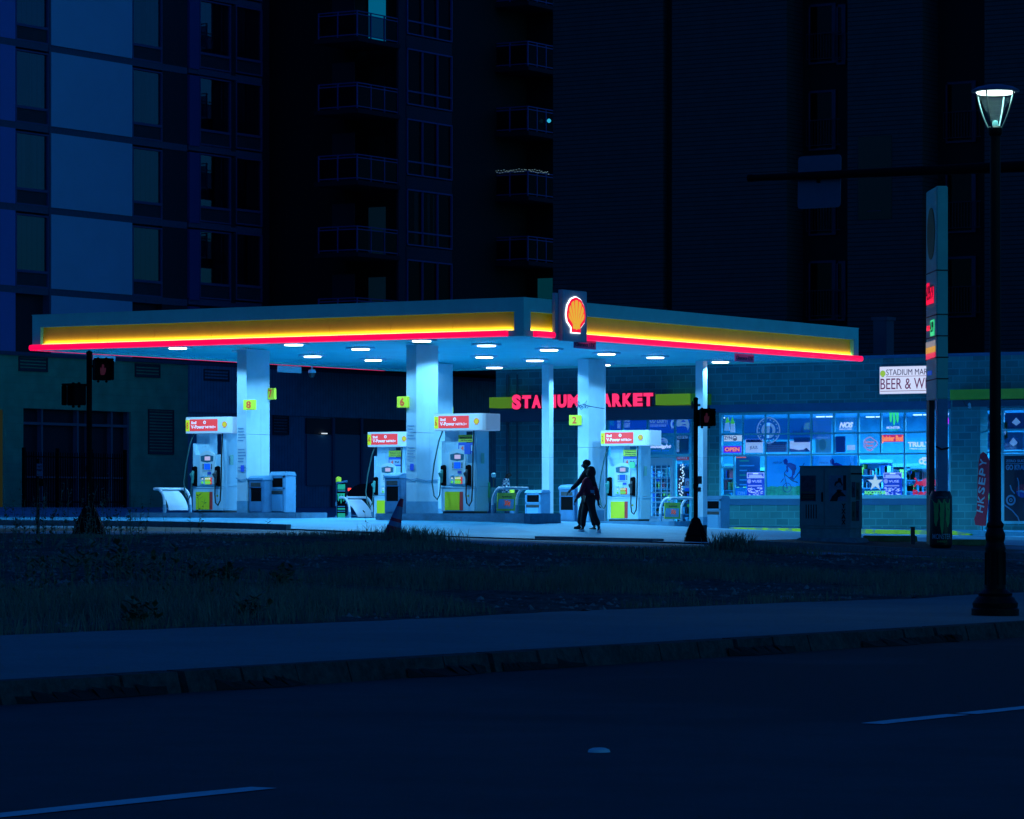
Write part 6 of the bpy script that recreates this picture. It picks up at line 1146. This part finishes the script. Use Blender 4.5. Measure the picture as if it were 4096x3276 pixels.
SKN=mat('skin_dark',(.035,.022,.018),.55); JKT=mat('jacket_black',(.008,.010,.014),.85,nz=.3,ns=14,bump=.3,bs=20); RHD=mat('hoodie_maroon',(.28,.006,.03),.85,nz=.3,ns=12); TRS=mat('trousers_black',(.005,.006,.009),.85); SHB=mat('shoe_black',(.008,.008,.01),.6); SHW=mat('sneaker_pale',(.5,.6,.7),.6); HAIR=mat('hair_black',(.005,.005,.006),.9)
def ellip(g,c,r,n=12,m_=8,zc=None):
    vs=[];fs=[]
    for i in range(m_+1):
        ph=-math.pi/2+math.pi*i/m_
        for k in range(n): th=2*math.pi*k/n; vs.append((c[0]+r[0]*math.cos(ph)*math.cos(th),c[1]+r[1]*math.cos(ph)*math.sin(th),c[2]+r[2]*math.sin(ph)))
    for i in range(m_):
        for k in range(n): fs.append((i*n+k,i*n+(k+1)%n,(i+1)*n+(k+1)%n,(i+1)*n+k))
    g.add(vs,fs)
def hand(pts,edges,w,dirv,bend,idx,yoff=0):
    """palm + five finger chains; w wrist, dirv pointing vector (x,z)"""
    dx,dz=dirv; l=math.hypot(dx,dz); dx/=l; dz/=l; nx,nz=-dz,dx
    p0=len(pts); pts.append((w[0]+dx*.05,w[1],w[2]+dz*.05,.026)); edges.append((idx,p0)); p1=len(pts); pts.append((w[0]+dx*.09,w[1],w[2]+dz*.09,.028)); edges.append((p0,p1))
    for k,(off,ln) in enumerate(((-.027,.055),(-.009,.068),(.009,.072),(.027,.064))):
        a=len(pts); b0=(w[0]+dx*.10+nx*bend*.005,w[1]+off,w[2]+dz*.10+nz*bend*.005); pts.append((*b0,.0095)); edges.append((p1,a))
        c=(b0[0]+dx*ln*.55+nx*bend*.012,b0[1]+off*.1,b0[2]+dz*ln*.55+nz*bend*.012,.009); pts.append(c); edges.append((a,a+1)); pts.append((c[0]+dx*ln*.35+nx*bend*.03,c[1],c[2]+dz*ln*.35+nz*bend*.03,.007)); edges.append((a+1,a+2))
    a=len(pts); pts.append((w[0]+dx*.055+nx*.02,w[1]-.03,w[2]+dz*.055+nz*.02,.011)); edges.append((p0,a)); pts.append((w[0]+dx*.09+nx*.035,w[1]-.045,w[2]+dz*.09+nz*.035,.009)); edges.append((a,a+1))
def person(loc_,rz,label,J,top,legs,shoe,hair=True,hood=None,group=None,headdir=-1,topname='jacket',beard=False):
    t=thing('person',label,'person',loc_,rz,group); V=lambda k: J[k]
    order=['pelvis','belly','chest','neck','skull','brow','shL','elL','wrL','shR','elR','wrR','hipL','knL','anL','toL','hipR','knR','anR','toR']
    rad={'pelvis':.105,'belly':.10,'chest':.115,'neck':.05,'skull':.082,'brow':.075,'shL':.052,'elL':.038,'wrL':.026,'shR':.052,'elR':.038,'wrR':.026,'hipL':.078,'knL':.05,'anL':.036,'toL':.026,'hipR':.078,'knR':.05,'anR':.036,'toR':.026}
    pts=[(*J[k],rad[k]) for k in order]; I={k:i for i,k in enumerate(order)}
    E=[('pelvis','belly'),('belly','chest'),('chest','neck'),('neck','skull'),('skull','brow'),('chest','shL'),('shL','elL'),('elL','wrL'),('chest','shR'),('shR','elR'),('elR','wrR'),('pelvis','hipL'),('hipL','knL'),('knL','anL'),('anL','toL'),('pelvis','hipR'),('hipR','knR'),('knR','anR'),('anR','toR')]
    ed=[(I[a],I[b]) for a,b in E]
    for s_ in 'LR':
        w=J['wr'+s_]; e=J['el'+s_]; hand(pts,ed,w,(w[0]-e[0],w[2]-e[2]),1,I['wr'+s_])
    # face: nose, chin
    f=J['skull']; h=headdir
    n0=len(pts); pts.append((f[0]+h*.07,f[1],f[2]-.03,.03)); ed.append((I['skull'],n0)); pts.append((f[0]+h*.115,f[1],f[2]-.02,.010)); ed.append((n0,n0+1)); n1=len(pts); pts.append((f[0]+h*.055,f[1],f[2]-.085,.034)); ed.append((I['skull'],n1))
    body=skin('body',pts,ed,t,SKN)
    g=MB()
    for s_ in (-1,1): ellip(g,(f[0]+h*.078,f[1]+s_*.033,f[2]+.005),(.012,.014,.010),8,6)
    g.build('eye',mat('eye_dark',(.02,.02,.02),.2),t,smooth=True); g=MB(); g.tube([(f[0]+h*.086,f[1]-.025,f[2]-.062),(f[0]+h*.094,f[1],f[2]-.060),(f[0]+h*.086,f[1]+.025,f[2]-.062)],.006,6); g.build('mouth',mat('lip_dark',(.03,.012,.012),.5),t,smooth=True)
    g=MB()
    for s_ in (-1,1): ellip(g,(f[0]-h*.005,f[1]+s_*.082,f[2]-.02),(.020,.010,.03),8,6)
    g.build('ear',SKN,t,smooth=True)
    # clothes
    k2=['belly','chest','shL','elL','wrL','shR','elR','wrR','pelvis']; rr={'belly':.150,'chest':.168,'shL':.085,'elL':.063,'wrL':.046,'shR':.085,'elR':.063,'wrR':.046,'pelvis':.142}; P2=[(*J[k],rr[k]) for k in k2]; nk=J['neck']; P2.append((nk[0],nk[1],nk[2]-.03,.068)); I2={k:i for i,k in enumerate(k2)}
    E2=[(I2['belly'],I2['chest']),(I2['chest'],I2['shL']),(I2['shL'],I2['elL']),(I2['elL'],I2['wrL']),(I2['chest'],I2['shR']),(I2['shR'],I2['elR']),(I2['elR'],I2['wrR']),(I2['pelvis'],I2['belly']),(I2['chest'],9)]
    P2=[(x,y,z,r_) for x,y,z,r_ in P2]; skin(topname,P2,E2,t,top,8)
    k3=['pelvis','hipL','knL','anL','hipR','knR','anR']; r3={'pelvis':.130,'hipL':.108,'knL':.080,'anL':.062,'hipR':.108,'knR':.080,'anR':.062}; I3={k:i for i,k in enumerate(k3)}; P3=[(*J[k],r3[k]) for k in k3]; P3=[(x,y,z+(.03 if i in (3,6) else 0),r_) for i,(x,y,z,r_) in enumerate(P3)]
    skin('trousers',P3,[(0,1),(1,2),(2,3),(0,4),(4,5),(5,6)],t,legs,0)
    for s_ in 'LR':
        a=J['an'+s_]; b=J['to'+s_]; hx=a[0]-(b[0]-a[0])*.35; skin('shoe',[(hx,a[1],b[2]+(a[2]-b[2])*.35,.045),(a[0]*.6+b[0]*.4,a[1],(a[2]*.35+b[2]*.65),.050),(b[0],b[1],b[2],.034)],[(0,1),(1,2)],t,shoe,1)
    if hair:
        g=MB(); ellip(g,(f[0]-h*.022,f[1],f[2]+.035),(.098,.088,.088),14,10); g.build('hair',HAIR,t,smooth=True)
    if hood:
        g=MB(); ellip(g,(nk[0]-h*.06,nk[1],nk[2]-.02),(.09,.11,.08),12,8); g.build('hood',hood,t,smooth=True)
    return t
def pj(px,pz,y=0,sc=840.,ox=600,oz=1618): return ((px-ox)/sc,y,(oz-pz)/sc)
GX,GY=-44.9,74.75
J=dict(pelvis=pj(640,880),belly=pj(640,740),chest=pj(640,520),neck=pj(622,400),skull=pj(605,290),brow=pj(600,245),
 shL=pj(600,450,-.17),elL=pj(470,640,-.20),wrL=pj(310,785,-.18),shR=pj(690,450,.17),elR=pj(745,640,.2),wrR=pj(760,800,.18),
 hipL=pj(620,930,-.09),knL=pj(520,1180,-.09),anL=pj(480,1500,-.09),toL=pj(365,1555,-.09),hipR=pj(650,930,.09),knR=pj(720,1200,.09),anR=pj(780,1530,.09),toR=pj(660,1590,.09))
d0=88.0; xx=(2342-2048)/FPX; bx_,by_=d0*(xx*CC-SS),d0*(xx*SS+CC)
zf=EYE+(HZ-2128)*d0/FPX
person((bx_,by_,zf),TH,'taller walker in black jacket and black shoes, left arm reaching forward',J,JKT,TRS,SHB,True,JKT,'people walking past the forecourt')
J=dict(pelvis=pj(670,900),belly=pj(665,800),chest=pj(685,620),neck=pj(690,480),skull=pj(690,400),brow=pj(688,370),
 shL=pj(600,600,-.17),elL=pj(520,800,-.19),wrL=pj(425,935,-.17),shR=pj(740,600,.16),elR=pj(830,820,.19),wrR=pj(850,985,.18),
 hipL=pj(650,950,.09),knL=pj(570,1230,.09),anL=pj(550,1520,.09),toL=pj(440,1590,.09),hipR=pj(690,950,-.09),knR=pj(755,1240,-.09),anR=pj(865,1490,-.09),toR=pj(880,1570,-.09))
J['toR']=(J['anR'][0]-.03,J['anR'][1],J['anR'][2]-.12)
d1=87.2; b2x,b2y=d1*(xx*CC-SS),d1*(xx*SS+CC); kk=d1/d0
t=person((b2x,b2y,zf-.035),TH,'shorter walker in maroon hoodie and pale sneakers in front of the taller one',J,RHD,TRS,SHW,True,None,'people walking past the forecourt',topname='hoodie')
g=MB(); c=pj(705,560); 
g=MB(); c=pj(708,425); ellip(g,(c[0],0,c[2]),(.115,.115,.13),14,10); g.build('hood',JKT,t,smooth=True)
skin('backpack',[(*pj(695,500,-.0),.11),(*pj(712,600,0),.12),(*pj(722,700,0),.10)],[(0,1),(1,2)],t,JKT,1)
g=MB(); P=[pj(690,765),pj(770,770),pj(765,830),pj(700,820)]; g.prism([(p[0],p[2]) for p in P],-.175,-.16); g.build('logo_patch',mat('patch_pale',(.16,.24,.34),.6),t)
# man by the wall
PLD_=bpy.data.materials.new('checked_shirt'); PLD_.use_nodes=True; nt=PLD_.node_tree; b=nt.nodes['Principled BSDF']; b.inputs['Roughness'].default_value=.8; ck=nt.nodes.new('ShaderNodeTexChecker'); ck.inputs['Scale'].default_value=16; ck.inputs['Color1'].default_value=(.75,.8,.85,1); ck.inputs['Color2'].default_value=(.03,.07,.16,1); tc=nt.nodes.new('ShaderNodeTexCoord'); nt.links.new(tc.outputs['Object'],ck.inputs['Vector']); nt.links.new(ck.outputs['Color'],b.inputs['Base Color'])
S=lambda px,pz,y=0: ((px-600)*111/(FPX*6.632),y,(365-pz)*111/(FPX*6.632)+1.55)
J=dict(pelvis=(-.05,0,.92),belly=(-.06,0,1.08),chest=(-.06,0,1.32),neck=(-.02,0,1.45),skull=(.01,0,1.56),brow=(.01,0,1.60),shL=(-.07,-.19,1.37),elL=(-.08,-.24,1.10),wrL=(.12,-.2,1.0),shR=(-.04,.19,1.37),elR=(.02,.24,1.12),wrR=(.22,.18,1.14),
 hipL=(-.05,-.09,.88),knL=(-.02,-.1,.48),anL=(-.05,-.1,.09),toL=(.08,-.1,.03),hipR=(-.05,.09,.88),knR=(.02,.1,.48),anR=(.0,.1,.09),toR=(.13,.1,.03))
px_=XY(2031,94.2); zc=onY(2031,1897,94.2)[2]-1.56
person((px_,94.2,max(zc,gz(px_,94.2)+.01)),TH,'man in a checked shirt standing by the block wall, seen over the hoop',J,PLD_,mat('trousers_navy',(.02,.04,.08),.8),SHB,False,None,None,1,topname='shirt')
# ---------------------------------------------------------------- grass and weeds
def blades(name,n,fn,m,label,cat='grass',hmul=1):
    rs=np.random.RandomState(hash(name)%1000 if False else len(name)*7+n%97); X,Y,H,W=fn(rs,n); Z=gza(X,Y); k=len(X); a=rs.uniform(0,2*math.pi,k); ln=rs.uniform(.1,.65,k)*H; la=rs.uniform(0,2*math.pi,k)
    dx,dy=np.cos(a)*W/2,np.sin(a)*W/2; ox,oy=np.cos(la)*ln,np.sin(la)*ln
    v=np.zeros((k,5,3)); v[:,0]=np.stack([X-dx,Y-dy,Z-.01],1); v[:,1]=np.stack([X+dx,Y+dy,Z-.01],1); v[:,2]=np.stack([X+dx*.7+ox*.35,Y+dy*.7+oy*.35,Z+H*.6],1); v[:,3]=np.stack([X-dx*.7+ox*.35,Y-dy*.7+oy*.35,Z+H*.6],1); v[:,4]=np.stack([X+ox,Y+oy,Z+H],1)
    b=np.arange(k)[:,None]*5; q=(b+np.array([[0,1,2,3]])).tolist(); tr=(b+np.array([[3,2,4]])).tolist()
    me=bpy.data.meshes.new(name); me.from_pydata(v.reshape(-1,3).tolist(),[],q+tr); me.materials.append(m); o=bpy.data.objects.new(name,me); COL.objects.link(o); return tag(o,label,cat,kind='stuff')
GRS=mat('dry_grass',(.13,.16,.12),.9,nz=.5,ns=1.5); GRS2=mat('green_weed',(.11,.15,.10),.9,nz=.5,ns=2)
from mathutils import noise as MN
def field(rs,n,x0,x1,y0,y1,hmin,hmax,thr,sc=.28,w=.008,seed=0):
    X=rs.uniform(x0,x1,n); Y=rs.uniform(y0,y1,n); N=np.array([MN.noise(Vector((x*sc+seed,y*sc,seed))) for x,y in zip(X,Y)]); vis=(X*CC+Y*SS>-.145*(-X*SS+Y*CC))&(X*CC+Y*SS<.145*(-X*SS+Y*CC)); k=(N>thr)&vis; X,Y,N=X[k],Y[k],N[k]; H=rs.uniform(hmin,hmax,len(X))*np.clip(.5+(N-thr)*1.6,.4,1.3); return X,Y,H,np.full(len(X),w)
blades('dry_grass',70000,lambda rs,n:field(rs,n,-27,-19.6,18,46,.05,.24,-.05,.35,.008,1),GRS,'dry grass tufts along the back of the near sidewalk')
blades('dry_grass',60000,lambda rs,n:field(rs,n,-46,-24,24,54,.05,.18,.06,.25,.012,4),GRS,'scattered dry grass across the bare dirt lot')
blades('dry_grass',26000,lambda rs,n:field(rs,n,-44,-26,53,57.0,.03,.11,.08,.5,.014,8),GRS,'taller dry grass along the far edge of the dirt lot')
def clump(rs,n):
    X,Y,H=[],[],[]
    for f,yy,w,h in ((1450,57.2,.9,.16),(1680,57.3,.8,.30),(2350,56.5,1.2,.10),(2900,56.0,1.0,.14),(2965,56,.12,.40),(3100,56,1.0,.2)):
        k=n//6; x0=XY(f,yy); X.append(x0+rs.randn(k)*w*.5); Y.append(yy-.3+rs.randn(k)*.35); H.append(rs.uniform(.3,1,k)*h)
    return np.concatenate(X),np.concatenate(Y),np.concatenate(H),np.full(6*(n//6),.014)
blades('grass_clumps',5400,clump,GRS,'darker grass clumps around the leaning cone and far lot edge')
def leafy(name,xc,yc,spread,h,nst,label,m=GRS2,seed=1,cat='weeds',kind='stuff',leaf=.03):
    rg=random.Random(seed); g=MB()
    for i in range(nst):
        x=xc+rg.gauss(0,spread); y=yc+rg.gauss(0,spread*1.3); z=gz(x,y); hh=h*rg.uniform(.5,1.1); P=[Vector((x,y,z))]; dx,dy=rg.uniform(-.15,.15),rg.uniform(-.15,.15)
        for k in range(4): P.append(P[-1]+Vector((dx*hh*.3+rg.uniform(-.03,.03),dy*hh*.3+rg.uniform(-.03,.03),hh/4)))
        g.tube(P,[.006,.005,.004,.003,.002],3)
        for q in range(int(16*hh)+4):
            u=rg.uniform(.25,1)*3.99; k=int(u); p=P[k].lerp(P[min(k+1,4)],u-k); a=rg.uniform(0,6.28); l=leaf*rg.uniform(.7,1.8); e=Vector((math.cos(a),math.sin(a),rg.uniform(-.2,.8)))*l*2; s=Vector((-math.sin(a),math.cos(a),0))*l*.5
            g.quad(p,p+e*.5+s,p+e,p+e*.5-s)
    o=g.build(name,m); tag(o,label,cat,kind=kind); return o
leafy('tall_weeds',XY(330,49),49,.7,1.15,30,'tall thin weeds just left of the left pedestrian signal',seed=15,leaf=.022)
leafy('tall_weeds',XY(170,31),31,1.3,.50,120,'tall wispy weeds at the left edge of the dirt lot',seed=3,leaf=.022)
leafy('tall_weeds',XY(150,50),50,1.5,.75,90,'tall weeds around the left pedestrian signal foot',seed=5,leaf=.03)
bp_=onX(480,2330,-30); o=leafy('low_bush',-29.2,YX(470,-29.2),.35,.42,70,'dark low bush in the dirt left of centre',seed=6,kind=None,cat='bush',leaf=.04)
for f,X_,l,s_ in ((800,-27.5,'dark leafy weed tuft right of the low bush',7),(910,-26.8,'small dark weed tuft nearer the middle of the lot',8),(1130,-26.2,'dark weed tuft in the lot below pump 4',9),(1000,-20.3,'low plant at the sidewalk edge, lower left of centre',10),(560,-19.9,'flat weed at the sidewalk edge, lower left',12)):
    leafy('weed_tuft',X_,YX(f,X_),.07,.26,26,l,seed=s_,kind=None,cat='weed',leaf=.035)

# ---------------------------------------------------------------- gravel over the dirt
def gravel(n,seed):
    rs=np.random.RandomState(seed); X=rs.uniform(-44,-19.8,n); Y=rs.uniform(20,56.5,n); u=X*CC+Y*SS; w=-X*SS+Y*CC; k=np.abs(u)<.142*w; X,Y=X[k],Y[k]; N=np.array([MN.noise(Vector((x*.4,y*.4,9))) for x,y in zip(X,Y)]); k=N>-.12; X,Y=X[k],Y[k]; m=len(X); S=np.minimum(rs.lognormal(-3.6,.45,m),.05); Z=gza(X,Y)
    base=np.array([[1,0,0],[0,1,0],[-1,0,0],[0,-1,0],[.2,.1,.8]]); v=np.zeros((m,5,3)); a=rs.uniform(0,6.28,m)
    for j in range(5):
        b=base[j]*(1+rs.uniform(-.35,.35,(m,1))); v[:,j,0]=X+(b[:,0]*np.cos(a)-b[:,1]*np.sin(a))*S; v[:,j,1]=Y+(b[:,0]*np.sin(a)+b[:,1]*np.cos(a))*S; v[:,j,2]=Z-.004+b[:,2]*S
    q=np.arange(m)[:,None]*5; fs=np.concatenate([q+np.array([[0,1,4]]),q+np.array([[1,2,4]]),q+np.array([[2,3,4]]),q+np.array([[3,0,4]])]).tolist()
    me=bpy.data.meshes.new('gravel'); me.from_pydata(v.reshape(-1,3).tolist(),[],fs); me.materials.append(mat('gravel_stone',(.16,.17,.18),.95,nz=.6,ns=3)); o=bpy.data.objects.new('gravel',me); COL.objects.link(o); tag(o,'loose gravel scattered over the bare dirt lot','gravel',kind='stuff')
gravel(16000,4)
